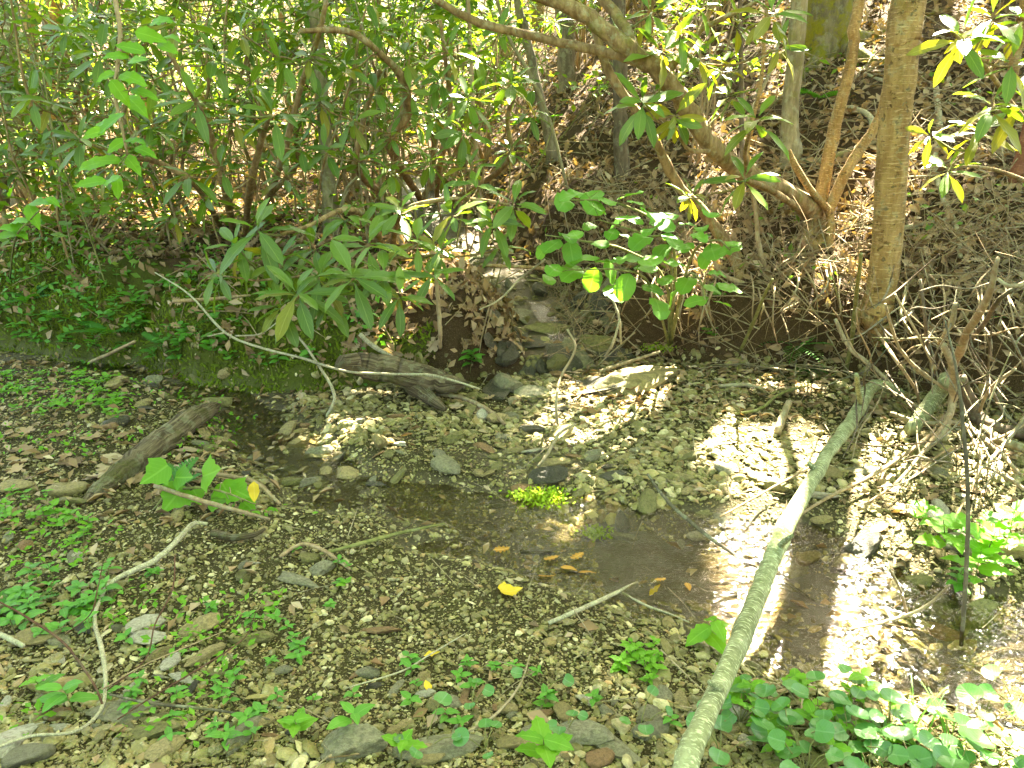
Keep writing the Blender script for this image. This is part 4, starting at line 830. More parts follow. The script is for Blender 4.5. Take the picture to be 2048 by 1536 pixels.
for i in range(64):                                          # finer twigs of the same pile
    u, v = rb.uniform(1700, 2060), rb.uniform(560, 930); a = rb.uniform(0, 3.14); L = rb.uniform(50, 150); l0 = rb.uniform(.02, .3)
    pts = [(u + math.cos(a) * L * k + rb.gauss(0, 8), v + math.sin(a) * L * k + rb.gauss(0, 8), w, max(.0, l0 + rb.gauss(0, .05))) for k, w in ((-.8, 2), (-.25, 3.6), (.3, 3.6), (.8, 2))]
    c = rb.choice(AD); stick('brush_twig', on_ground(pts), MM[c], f'fine {("short", "long")[L > 100]} {c} twig {("standing steeply", "lying level")[abs(math.cos(a)) > .7]} in the {("upper", "lower")[v > 750]} brush pile', 'fine twigs of the brush pile', 'twig', seed=80 + i, sides=5, wob=.05, sub=4)
for i in range(40):                                          # roots and runners hanging down the dirt bank
    u = rb.uniform(1260, 2040); v = rb.uniform(520, 600); L = rb.uniform(50, 150); sw = rb.uniform(-50, 50)
    pts = [(u + sw * k + rb.gauss(0, 6), v + L * k, w, l) for k, w, l in ((0, 3.5, .02), (.3, 3.5, .07), (.7, 3, .06), (1, 2, .01))]
    stick('hanging_root', on_ground(pts), rb.choice(['stem_tan', 'driftwood', 'rhododendron_bark']), f'{("straight", "bent")[abs(sw) > 25]} {("short", "long")[L > 100]} woody root hanging {("below the round-leaved shrub", "left of the bank ferns", "between bank ferns and bank tree", "right of the bank tree")[0 if u < 1470 else 1 if u < 1580 else 2 if u < 1760 else 3]}', 'roots hanging down the dirt bank', 'root', seed=130 + i, sides=5, sub=4)

# ------------------------------------------------------------------ rhododendrons
rl = random.Random(77)
RL = [mesh_np('leaf', *leaf_grid(1, .25 + .03 * (i % 3), prof_rhodo, 7, .22 + .06 * (i % 2), .10 + .09 * (i % 4), .25 * (i % 3 - 1), 0, 100 + i)[:2], 'rhododendron_leaf', leaf_grid(1, .3, prof_rhodo, 7)[2]) for i in range(6)]
RLO = [mesh_np('leaf', *leaf_grid(1, .27, prof_rhodo, 7, .3, .2 + .1 * i, .3, 0, 120 + i)[:2], 'rhododendron_old_leaf', leaf_grid(1, .3, prof_rhodo, 7)[2]) for i in range(2)]
RLM = leaf_grid(1, .28, lambda s: (.12, .9, 1.0, .1)[int(s * 3 + .5)], 3, .25, .22)
def rosette(center, axis, L, n, rg, open_=1.0):
    """list of (3x3, origin) for a whorl of leaves about a shoot tip"""
    ax = Vector(axis).normalized(); e1 = ax.orthogonal().normalized(); e2 = ax.cross(e1); out = []
    for i in range(n):
        a = 6.283 * i * .382 + rg.gauss(0, .15); k = i / max(1, n - 1)
        el = (1.05 - 1.35 * k) + rg.gauss(0, .14); el = el * open_ - .12
        d = (e1 * math.cos(a) + e2 * math.sin(a)) * math.cos(el) + ax * math.sin(el); d.z -= .16 + .1 * k; d.normalize()
        s = L * rg.uniform(.78, 1.08) * (.7 + .3 * min(1, k * 2.2)); up = ax + Vector((0, 0, .8))
        out.append((basis(d, up, rg.gauss(0, .25)) * s, Vector(center) - ax * (.06 * L * 3 * k) + d * .012, s, k))
    return out
def bez(a, b, bend, r0, r1, n=5, rg=rl):
    a, b = Vector(a), Vector(b); m = (a + b) / 2 + Vector(bend); out = []
    for i in range(n + 1):
        t = i / n; p = a * (1 - t) ** 2 + m * 2 * t * (1 - t) + b * t * t
        if 0 < i < n: p += Vector((rg.gauss(0, 1), rg.gauss(0, 1), rg.gauss(0, 1))) * (b - a).length * .02
        out.append((p.x, p.y, p.z, r0 + (r1 - r0) * t))
    return out
def rhododendron(label, base, stems, ros, L=.2, old=.06, single=True, group=None, mat='rhododendron_bark', nleaf=(8, 12), name='rhododendron', seed=1, twig=.005, leafmat='rhododendron_leaf', open_=1.0):
    """stems: lists of (x, y, z, r); ros: (point[, axis[, size[, old share]]])"""
    rg = random.Random(seed); base = Vector(base); t = thing(name, base, label, 'rhododendron', group); nodes = []
    for i, s in enumerate(stems):
        tube_obj('stem', s, mat, t, base, sides=9 if s[0][3] > .012 else 6, sub=5, wob=.07, knob=.12, seed=seed * 7 + i)
        nodes += [Vector(q[:3]) for q in spline(s, 4)[2:]]
    R = []; Lc = []; nl = 0
    for q in ros:
        c = Vector(q[0]); ax = Vector(q[1]) if len(q) > 1 and q[1] is not None else Vector((rg.gauss(0, .4), -.35 + rg.gauss(0, .3), 1)); sz = (q[2] if len(q) > 2 else 1) * L; od = q[3] if len(q) > 3 else old
        nb = min(nodes, key=lambda n_: (n_ - c).length + (.5 if n_.z > c.z + .1 else 0)) if nodes else base
        tip = c - ax.normalized() * .03
        br = t
        if (nb - tip).length > .02: br = tube_obj('branchlet', bez(nb, tip, (0, 0, -.12 * (nb - tip).length), twig * 1.4, twig), mat if rg.random() < .6 else 'stem_green', t, base, sides=5, sub=3, seed=rg.randrange(999)); nodes += [nb.lerp(tip, .5)]
        for m3, o, s, k in rosette(c, ax, sz, rg.randint(*nleaf), rg, open_):
            if single and nl < 300:
                me = rg.choice(RLO) if rg.random() < od * (2 * k) else rg.choice(RL)
                link('leaf', me, br, mw=Matrix.Translation(o - base) @ m3.to_4x4()); nl += 1
            else: R.append(np.array(m3)); Lc.append(np.array(o - base))
    if R: tag(link('foliage', mass('foliage', RLM, np.array(R), np.array(Lc), leafmat), t), kind='stuff')
    return t
def px(u, v, Y): return tuple(P(u, v, Y))
def st(pts): return [(*P(u, v, Y), w * .5 * Y / F) for u, v, Y, w in pts]
# the spray that hangs over the stream, left of the middle
b = G(770, 500)
rhododendron('low rhododendron hanging its big leaf rosettes over the stream', b,
    [[(b.x, b.y, b.z - .05, .022)] + st([(740, 440, 5.0, 14), (690, 420, 4.6, 11), (620, 450, 4.2, 8), (560, 470, 4.0, 6)]),
     [(b.x + .05, b.y, b.z - .05, .02)] + st([(800, 430, 5.0, 12), (880, 400, 4.8, 9), (960, 400, 4.7, 7), (1020, 410, 4.6, 5)]),
     [(b.x - .05, b.y, b.z - .05, .018)] + st([(760, 520, 4.7, 9), (720, 540, 4.3, 7), (660, 570, 4.0, 6), (600, 590, 3.8, 5)])],
    [(px(512, 455, 3.9), (-.1, -.6, .9), 1.25), (px(592, 585, 3.7), (-.2, -.8, .8), 1.15), (px(705, 550, 3.75), (.1, -.7, .8), 1.2), (px(768, 545, 3.9), (.2, -.5, 1), 1.1), (px(735, 485, 4.1), (.1, -.5, 1), 1.1), (px(625, 490, 4.2), None, 1.1),
     (px(560, 520, 4.1), None, 1), (px(430, 545, 4.0), (-.5, -.5, .6), .9), (px(835, 480, 4.3), None, 1), (px(900, 425, 4.5), None, 1.05), (px(1030, 405, 4.5), (.2, -.4, 1), 1.1), (px(985, 440, 4.5), None, 1), (px(880, 500, 4.4), None, .9), (px(690, 430, 4.5), None, 1), (px(800, 420, 4.7), None, 1), (px(660, 590, 3.9), None, .9),
     (px(760, 400, 4.9), None, 1), (px(950, 370, 4.8), None, 1), (px(500, 520, 4.2), None, .9), (px(1000, 490, 4.7), None, .8), (px(560, 610, 3.8), (-.3, -.6, .7), .95), (px(640, 545, 3.9), None, 1.05), (px(800, 590, 3.8), (.3, -.6, .8), .9), (px(470, 490, 4.0), (-.5, -.5, .7), .95), (px(860, 545, 4.1), None, .85)], L=.215, seed=2, old=.06)
b = G(470, 470)
rhododendron('rhododendron with drooping dark rosettes behind the lime-leaved twig', b,
    [[(b.x, b.y, b.z - .05, .025)] + st([(450, 380, 5.6, 16), (420, 270, 5.3, 13), (380, 180, 5.0, 10), (330, 90, 4.9, 8)]),
     [(b.x + .08, b.y, b.z - .05, .022)] + st([(500, 380, 5.5, 14), (520, 290, 5.2, 11), (540, 230, 4.9, 8)]),
     [(b.x - .08, b.y, b.z - .05, .02)] + st([(400, 380, 5.6, 13), (330, 330, 5.4, 10), (250, 310, 5.2, 8), (160, 280, 5.1, 6)]),
     [(b.x + .1, b.y + .1, b.z - .05, .02)] + st([(560, 330, 5.8, 13), (600, 180, 5.6, 11), (640, 60, 5.4, 9), (660, -60, 5.3, 8)])],
    [(px(545, 225, 4.6), (.0, -.7, .8), 1.25), (px(390, 195, 4.6), (0, -.5, .8), 1.25), (px(375, 345, 4.9), None, 1.1), (px(440, 330, 5.0), None, 1.0), (px(470, 240, 5.0), None, 1.0), (px(310, 150, 4.9), None, 1.1), (px(250, 190, 5), None, 1), (px(160, 275, 5), None, 1.1), (px(220, 330, 5.2), None, 1),
     (px(560, 120, 5.2), None, 1.1), (px(480, 60, 5.2), None, 1.1), (px(350, 40, 4.9), None, 1.2), (px(410, 390, 5.1), None, 1), (px(500, 170, 5), None, 1), (px(620, 110, 5.4), None, 1), (px(280, 60, 5), None, 1.1), (px(110, 200, 5.2), None, 1.1), (px(300, 250, 5.1), None, 1), (px(600, 290, 5.3), None, 1), (px(430, 110, 5.1), None, 1.1), (px(200, 100, 5), None, 1.1), (px(350, 430, 5.2), None, .9),
     (px(60, 190, 5.0), None, 1.1), (px(130, 60, 5.2), None, 1.0), (px(520, 30, 5.3), None, 1), (px(570, 350, 5.4), None, 1)], L=.2, seed=3, old=.1)
b = G(845, 395)
rhododendron('rhododendron with a dark curved stem in the middle of the thicket', b,
    [[(b.x, b.y, b.z - .05, .035)] + st([(780, 290, 6.2, 20), (815, 225, 6.0, 18), (800, 150, 5.8, 15), (740, 90, 5.5, 13), (690, 62, 5.4, 11), (600, 62, 5.2, 8)]),
     [(b.x + .15, b.y, b.z - .05, .02)] + st([(880, 330, 6.2, 12), (900, 230, 6.0, 10), (890, 110, 5.8, 8), (880, 40, 5.7, 7)]),
     [(b.x + .3, b.y, b.z - .05, .02)] + st([(1010, 330, 6.3, 10), (1015, 240, 6.1, 9), (1030, 180, 5.9, 8)]),
     [(b.x - .2, b.y, b.z - .05, .02)] + st([(720, 350, 6.2, 11), (730, 230, 6.0, 9), (760, 140, 5.9, 8)])],
    [(px(895, 95, 5.6), None, 1.2), (px(1025, 160, 5.4), (.2, -.4, 1), 1.25), (px(935, 195, 5.5), (0, -.7, .8), 1.25), (px(960, 110, 5.9), None, 1.2), (px(810, 110, 5.9), None, 1.1), (px(870, 230, 5.6), None, 1.1), (px(750, 180, 5.7), None, 1.1), (px(780, 270, 5.6), None, 1), (px(930, 260, 5.4), None, 1.1), (px(860, 320, 5.3), None, 1),
     (px(760, 60, 5.7), None, 1.1), (px(690, 130, 5.6), None, 1.1), (px(700, 240, 5.5), None, 1), (px(940, 330, 5.3), None, 1), (px(1060, 220, 5.8), None, 1), (px(840, 30, 5.8), None, 1.1), (px(720, 320, 5.4), None, 1), (px(650, 300, 5.4), None, 1.1), (px(1000, 60, 6), None, 1.1), (px(640, 200, 5.6), None, 1.1), (px(820, 180, 5.7), None, 1), (px(1020, 300, 6), None, .9), (px(780, 340, 5.4), None, 1), (px(880, 160, 5.7), None, 1.1)], L=.2, seed=4, old=.08)
# the old arching rhododendron on the right
b = G(1602, 490)
rhododendron('old rhododendron whose thick trunk arches across to the upper middle', b,
    [[(b.x, b.y, b.z - .08, .075)] + st([(1625, 435, 5.9, 44), (1575, 385, 5.6, 36), (1500, 350, 5.4, 35), (1430, 300, 5.2, 34), (1380, 225, 5.1, 33), (1320, 145, 5.0, 32), (1240, 85, 5.0, 31), (1160, 25, 5.0, 30), (1060, -15, 5.0, 26), (940, -50, 5.0, 20)]),
     st([(1310, 140, 5.0, 22), (1260, 118, 5.1, 20), (1200, 103, 5.15, 17), (1120, 85, 5.2, 16), (1040, 66, 5.2, 15), (960, 45, 5.2, 14), (880, 5, 5.2, 12), (820, -40, 5.2, 10)]),
     st([(1275, 110, 5.02, 22), (1240, 40, 5.2, 20), (1180, -30, 5.3, 18)]),
     [(*G(1480, 560), .03)] + st([(1470, 520, 5.6, 22), (1420, 440, 5.5, 21), (1350, 360, 5.4, 20), (1300, 260, 5.3, 18), (1220, 150, 5.3, 16), (1190, 60, 5.3, 14)]),
     st([(1500, 350, 5.4, 14), (1490, 310, 5.1, 9), (1500, 260, 4.8, 7)]), st([(1430, 300, 5.2, 12), (1380, 300, 5.0, 8), (1350, 260, 4.9, 6)]), st([(1620, 430, 5.9, 16), (1540, 380, 5.2, 12), (1490, 360, 4.8, 8)]), st([(1330, 150, 5, 14), (1400, 60, 5.2, 11), (1440, -20, 5.3, 9)]), st([(1400, 60, 5.2, 10), (1500, 10, 5.0, 8), (1560, -20, 4.9, 7)])],
    [(px(1515, 235, 4.6), (0, -.5, 1), 1.3, .1), (px(1490, 355, 4.6), (-.2, -.6, .9), 1.15, .2), (px(1285, 205, 4.8), (-.2, -.7, .7), 1.25, .0), (px(1365, 60, 4.9), None, 1.15, .3), (px(1330, 100, 4.95), None, 1.1, .3), (px(1545, 25, 4.7), (.1, -.6, .7), 1.2, .4), (px(1400, 110, 5.1), None, 1.1, .5), (px(1480, 45, 5.1), None, 1.1, .4), (px(1350, 240, 4.8), (0, -.3, -.5), 1.1, .9), (px(1440, 135, 5.3), None, 1, .4),
     (px(1300, 20, 5.1), None, 1.1, .3), (px(1560, 90, 5.0), None, 1, .5), (px(1400, 10, 5.2), None, 1.1, .3), (px(1230, 60, 5.5), None, 1, .2), (px(1385, 390, 5.0), None, .9, .4), (px(1460, 190, 5.3), None, .9, .4)], L=.2, seed=5)
# rosettes at the right border, backlit
b = G(2150, 420)
rhododendron('backlit rhododendron reaching in from the right border', b,
    [[(b.x, b.y, b.z, .02)] + st([(2120, 330, 4.6, 12), (2040, 230, 3.9, 9), (1960, 120, 3.5, 7), (1900, 60, 3.4, 5)]), [(b.x, b.y, b.z, .018)] + st([(2090, 380, 4.4, 10), (1990, 340, 3.9, 7), (1905, 330, 3.7, 5)])],
    [(px(1898, 335, 3.7), (-.2, -.5, .9), .85, .5), (px(1985, 205, 3.4), (-.2, -.4, .9), 1.1, .5), (px(1925, 70, 3.4), (-.2, -.4, .6), 1.1, .4), (px(2025, 120, 3.4), None, 1.05, .4), (px(1985, 30, 3.5), None, 1.05, .4), (px(2050, 200, 3.5), None, 1.05, .4), (px(1960, 260, 3.6), None, .9, .6), (px(2040, 40, 3.6), None, 1, .3), (px(1860, 270, 3.7), (-.6, -.4, .3), .7, .8)], L=.185, seed=6, twig=.004)
# the thicket behind: shrubs told apart by their place
WH = ['behind the mossy trunks at far left', 'left of the pale trunk', 'behind the drooping rosettes', 'around the foot of the pale trunk', 'behind the curved dark stem', 'at the head of the gully', 'below the mossy stump', 'beside the hollow tree', 'high on the left slope', 'at the top centre', 'behind the arching trunk', 'on the upper right slope', 'left of the thicket', 'on the far left terrace', 'deep in the thicket']
for i, (u, Y, hgt_, wd, nr) in enumerate([(60, 7.5, 2.0, .9, 34), (230, 8, 2.3, 1.1, 46), (380, 7.0, 2.1, 1.0, 46), (560, 7.6, 2.2, 1.0, 46), (720, 7.4, 2.0, 1.0, 46), (860, 8.6, 2.0, 1.1, 40), (940, 9.6, 1.7, 1.2, 40), (1170, 11, 2.2, 1.2, 30), (300, 10.5, 2.6, 1.6, 50), (800, 12, 3.0, 1.8, 56), (1300, 10.5, 1.9, 1.0, 26), (1500, 12.5, 1.8, 1.2, 26), (-120, 6.6, 1.8, .8, 30), (120, 11, 2.6, 1.5, 44), (560, 11.5, 2.8, 1.8, 56)]):
    x = P(u, 300, Y).x; z = hz(x, Y); rg = random.Random(300 + i); stems = []; ros = []
    for k in range(6):
        a = rg.uniform(0, 6.28); q = rg.uniform(.3, .9); e = Vector((x + math.cos(a) * wd * q, Y + math.sin(a) * wd * q * .8, 0)); e.z = hz(e.x, e.y) + hgt_ * rg.uniform(.6, 1)
        bx_, by_ = x + rg.gauss(0, .15), Y + rg.gauss(0, .15)
        stems.append(bez((bx_, by_, hz(bx_, by_) - .08), e, (rg.gauss(0, .25), rg.gauss(0, .2), .1), rg.uniform(.014, .028), .008, 6, rg))
    for k in range(int(nr * 1.9)):
        a = rg.uniform(0, 6.28); q = math.sqrt(rg.random()) * 1.15; c = Vector((x + math.cos(a) * wd * q, Y + math.sin(a) * wd * q * .8, 0)); c.z = hz(c.x, c.y) + hgt_ * rg.uniform(.3, 1.08); ros.append((c, None, rg.uniform(.8, 1.15)))
    rhododendron(f'dense rhododendron bush {WH[i]}', (x, Y, z), stems, ros, L=.17, single=False, group='rhododendrons of the thicket', seed=400 + i, nleaf=(7, 10))
# thin leafless stems that crowd the thicket
for i in range(90):
    u = rl.uniform(0, 1060); Y = rl.uniform(5.6, 11); p = P(u, 330, Y); z = hz(p.x, Y); h_ = rl.uniform(1.2, 3.0); r = rl.uniform(.005, .013); lean = rl.gauss(0, .45 if i % 3 else 1.3)
    c = rl.choice(['grey', 'tan', 'mossy']); q = bez((p.x, Y, z - .05), (p.x + lean, Y + rl.gauss(0, .4), z + h_), (rl.gauss(0, .2), rl.gauss(0, .15), .1), r, r * .5, 6)
    stick('understory_sapling', q, {'grey': 'bark_lichen', 'tan': 'rhododendron_bark', 'mossy': 'stem_green'}[c], f'thin {c} stem {"leaning left" if lean < -.2 else "leaning right" if lean > .2 else "rising straight"} in the {"far left" if u < 350 else "left" if u < 700 else "middle"} thicket', 'thin stems in the thicket', 'stem', seed=i, sides=6, wob=.05)
# the forked stems that share one foot behind the bank tree
b = G(1625, 500); t = thing('forked_tree', b, 'two-stemmed tan tree with stems spreading from one foot', 'tree')
for q in ([(*b, .06)] + st([(1632, 455, 6.0, 40), (1645, 380, 6.0, 25), (1670, 250, 6.0, 22), (1692, 170, 6.0, 21), (1708, 90, 6.0, 20), (1722, -10, 6.0, 20)]) + [(2.75, 6.1, 4.2, .03), (2.9, 6.2, 6, .012)],
          [(b.x + .03, b.y - .02, b.z - .02, .055)] + st([(1650, 440, 5.95, 24), (1690, 350, 5.9, 21), (1720, 300, 5.9, 20), (1752, 250, 5.9, 18), (1772, 190, 5.9, 17), (1790, 60, 5.9, 16), (1800, -20, 5.9, 15)]) + [(3.1, 6.0, 4.0, .02)],
          [(b.x + .1, b.y - .05, b.z, .03)] + st([(1660, 430, 5.8, 16), (1625, 385, 5.7, 14), (1590, 330, 5.7, 13), (1578, 300, 5.7, 8)])):
    tube_obj('stem', q, 'bark_brown', t, b, sides=12, wob=.04, knob=.08, seed=int(q[1][0] * 100))
for i, (pts, lab) in enumerate([([(1545, 575, 5.5, 10), (1520, 500, 5.5, 10), (1512, 430, 5.5, 8), (1505, 330, 5.6, 7)], 'bowed tan shrub stem left of the forked tree'),
        ([(1560, 620, 5.3, 9), (1530, 570, 5.3, 13), (1490, 568, 5.3, 11), (1440, 545, 5.3, 8), (1420, 500, 5.3, 6)], 'elbow-shaped tan branch above the dirt bank'),
        ([(1520, 470, 6, 8), (1495, 300, 6.2, 8), (1520, 180, 6.3, 8), (1530, 60, 6.3, 7), (1535, -20, 6.3, 7)], 'thin upright stem left of the lichen tree'),
        ([(1485, 370, 7, 8), (1483, 250, 7, 9), (1482, 100, 7, 9), (1480, -20, 7, 8)], 'dark straight stem between arching trunk and lichen tree'),
        ([(1450, 340, 7.4, 6), (1500, 230, 7.3, 8), (1545, 130, 7.2, 8), (1570, 30, 7.2, 7)], 'pale stem leaning right behind the hanging rosettes'),
        ([(1265, 560, 5.9, 6), (1180, 545, 5.6, 7), (1060, 535, 5.4, 8), (960, 530, 5.3, 7)], 'level brown branch over the head of the rill'),
        ([(1135, 380, 7.2, 5), (1100, 240, 7.4, 7), (1060, 150, 7.5, 8), (1020, 80, 7.6, 7), (990, -10, 7.6, 6)], 'thin mossy stem leaning left above the gully'),
        ([(955, 330, 7, 8), (945, 200, 7.2, 9), (940, 80, 7.3, 8), (935, -20, 7.3, 8)], 'straight tan stem beside the mossy stump')]):
    q = st(pts); g0 = hz(q[0][0], q[0][1])
    if q[0][2] - g0 > .05: q = [(q[0][0] + .03, q[0][1] + .04, g0 - .04, q[0][3] * 1.1)] + q
    stick('slender_sapling', q, ('stem_tan', 'stem_tan', 'bark_brown', 'bark_dark', 'stem_pale', 'rhododendron_bark', 'bark_lichen', 'stem_tan')[i], lab, cat='stem', seed=i)
# the long pale branch that bends down over the channel
q = st([(310, 545, 4.9, 4), (380, 590, 4.7, 7), (450, 665, 4.5, 8), (520, 695, 4.4, 9), (600, 715, 4.3, 9), (690, 742, 4.2, 9), (780, 748, 4.2, 10), (870, 752, 4.2, 10), (960, 778, 4.2, 7)])
tw = [st([(585, 660, 4.35, 6), (620, 705, 4.3, 7), (668, 785, 4.25, 9), (655, 830, 4.2, 8), (645, 858, 4.15, 7)]), st([(450, 665, 4.5, 5), (420, 672, 4.5, 4), (415, 672, 4.5, 3)]), st([(470, 672, 4.5, 5), (520, 668, 4.6, 4), (560, 640, 4.7, 3)])]
q = [(a, b_, c, r * .75) for a, b_, c, r in q]
stick('pale_branch', q, 'stem_pale', 'long thin pale branch bending down over the channel', cat='branch', twigs=tw, seed=9, wob=.06, knob=.2)

# ------------------------------------------------------------------ leafy shrubs and twigs
def lm(name, W, prof, mat, n=6, fold=.12, droop=.12, seed=0, tooth=0.0, tw=.1):
    V, f, uv = leaf_grid(1, W, prof, n, fold, droop, tw, 0, seed, tooth); return mesh_np(name, V, f, mat, uv)
def om(name, o, mat, cup=.1, seed=0):
    V, f, uv = outline_leaf(o, 1, cup, seed); return mesh_np(name, V, f, mat, uv)
ROUND = [lm('leaf', .78, lambda s: prof_round(s) * (1 if s < .8 else .9), 'soft_leaf', 8, .1, .08 + .05 * i, 200 + i, .03) for i in range(4)]
LIME = [lm('leaf', .5, prof_ovate, 'lime_leaf', 9, .15, .1 + .08 * i, 210 + i, .08) for i in range(4)]
HERB = [lm('leaf', .5, prof_ovate, 'herb_leaf', 6, .15, .2 + .08 * i, 220 + i, .04) for i in range(4)]
HERBB = [lm('leaf', .55, prof_ovate, 'lime_leaf', 9, .12, .15 + .08 * i, 225 + i, .09) for i in range(3)]
HEART = [om('leaf', heart_outline(), 'violet_leaf', .12 + .06 * i, 230 + i) for i in range(4)]
LOBE = [om('leaf', lobed2(), 'lime_leaf', .08, 240 + i) for i in range(3)]
MAPLE = [om('leaf', lobed_outline(5, .4), 'herb_leaf', .08, 245 + i) for i in range(2)]
def put_leaf(t, base, me, o, d, s, up=(0, 0, 1), roll=0.0):
    return link('leaf', me, t, mw=Matrix.Translation(Vector(o) - Vector(base)) @ (basis(d, up, roll) * s).to_4x4())
# round-leaved shrub over the gully mouth: level tiers of leaves
b = G(1340, 690); t = thing('round_leaved_shrub', b, 'shrub with level tiers of rounded green leaves over the rill mouth', 'shrub'); ends = []
for pts in ([(1330, 560, 4.95, 6), (1250, 500, 4.75, 6), (1150, 480, 4.40, 4), (1090, 470, 4.40, 3)], [(1350, 520, 4.95, 6), (1320, 450, 4.85, 6), (1230, 405, 4.50, 4), (1140, 400, 4.50, 3)], [(1380, 520, 4.85, 6), (1430, 480, 4.40, 5), (1460, 500, 4.30, 3)], [(1370, 560, 4.50, 5), (1400, 560, 4.30, 4), (1410, 600, 4.20, 3)], [(1340, 500, 4.60, 5), (1290, 470, 4.40, 4), (1200, 440, 4.30, 3)], [(1300, 570, 4.50, 5), (1240, 540, 4.30, 4), (1150, 540, 4.30, 3)]):
    q = [(b.x, b.y, b.z - .05, .012)] + st(pts); tube_obj('stem', q, 'stem_green', t, b, sides=6, seed=int(pts[0][0])); ends.append([Vector(w_[:3]) for w_ in spline(q, 5)[6:]])
for u, v in [(1150, 392), (1185, 398), (1225, 396), (1255, 390), (1130, 402), (1290, 455), (1330, 448), (1345, 430), (1260, 430), (1225, 440), (1180, 450), (1140, 470), (1110, 480), (1090, 500), (1160, 470), (1200, 490), (1240, 470), (1280, 480), (1310, 500), (1260, 510), (1210, 520), (1160, 520), (1120, 540), (1100, 555), (1150, 545), (1190, 555), (1230, 545), (1250, 565), (1290, 540), (1330, 560), (1310, 580), (1340, 590), (1370, 450), (1400, 460), (1420, 430), (1390, 480), (1430, 500), (1455, 500), (1460, 480), (1440, 550), (1455, 570), (1420, 580), (1395, 600), (1440, 605), (1365, 500), (1355, 530), (1175, 420), (1205, 425), (1300, 425), (1280, 400), (1310, 520), (1375, 565), (1240, 590), (1320, 615), (1410, 520), (1350, 475), (1135, 500), (1215, 470)]:
    o = P(u + rl.gauss(0, 6), v + rl.gauss(0, 4), 4.38 + rl.gauss(0, .12)); e = min((p for E in ends for p in E), key=lambda p: (p - o).length); d = o - e; d.z *= .3; d = d.normalized() * .6 + Vector((rl.gauss(0, .5), -.4 + rl.gauss(0, .4), -.12)); s = rl.uniform(.10, .18)
    tw_ = tube_obj('twig', bez(e, o - d.normalized() * s * .5, (0, 0, .01), .0022, .0012, 3), 'stem_green', t, b, sides=4, sub=2)
    put_leaf(tw_, b, rl.choice(ROUND), o - d.normalized() * s * .5, d, s, (rl.gauss(0, .25), -.25 + rl.gauss(0, .2), 1))
# lime-green hanging twig at upper left
p1 = P(215, 40, 3.6); t = thing('lime_leaved_twig', P(222, -40, 3.7), 'bright lime-green leafy twig hanging at upper left', 'branch'); b = t.location.copy()
q = st([(222, -40, 3.7, 9), (240, 60, 3.6, 9), (235, 130, 3.55, 8), (230, 190, 3.5, 7), (245, 260, 3.5, 6), (255, 310, 3.5, 4)]); tube_obj('stem', q, 'stem_tan', t, b, sides=7)
for u, v, a, s in [(300, 70, -.3, .16), (335, 95, -.6, .15), (260, 95, 2.7, .15), (340, 70, .2, .14), (230, 110, 3.0, .13), (265, 155, -.4, .17), (270, 205, -.7, .19), (240, 185, -1.2, .15), (220, 245, -2.2, .17), (200, 245, 3.3, .14), (185, 265, 3.4, .13), (270, 280, 0, .13), (230, 290, -2.5, .13), (180, 325, 3.2, .18), (215, 320, 3.0, .14), (265, 325, -.9, .15), (290, 300, -.3, .13), (180, 365, 3.3, .16), (215, 360, -2.8, .14), (235, 375, -1.6, .13), (320, 40, .3, .15), (275, 120, .2, .13), (210, 150, 3.6, .12), (290, 185, -.2, .15)]:
    o = P(u, v, 3.5 + rl.gauss(0, .1)); d = Vector((math.cos(a), -.35 + rl.gauss(0, .2), math.sin(a) * .6)); s *= .82; put_leaf(t, b, rl.choice(LIME), o - d.normalized() * s * .5, d, s, (rl.gauss(0, .2), -.75, .8), rl.gauss(0, .2))
    e = min((Vector(w_[:3]) for w_ in spline(q, 4)), key=lambda p: (p - o).length); tube_obj('petiole', bez(e, o - d.normalized() * s * .5, (0, 0, .01), .002, .0012, 3), 'stem_green', t, b, sides=4, sub=2)
# lime shoots at the left border
t = thing('leafy_shoot', G(20, 560), 'bright green leafy shoot at the left border above the bank', 'plant'); b = t.location.copy(); q = [(*b, .006)] + st([(30, 480, 4.6, 4), (60, 440, 4.5, 3), (90, 410, 4.4, 2)]); tube_obj('stem', q, 'stem_green', t, b, sides=6)
for u, v, a, s in [(80, 405, .1, .17), (65, 430, -1.2, .16), (105, 400, -.5, .1), (25, 455, 2.9, .16), (35, 440, .5, .14), (10, 470, 3.2, .14), (40, 465, -.6, .12), (20, 380, 1.2, .1)]:
    o = P(u, v, 4.5); d = Vector((math.cos(a), -.4, math.sin(a) * .6)); put_leaf(t, b, rl.choice(LIME), o - d.normalized() * s * .5, d, s, (0, -.6, 1))
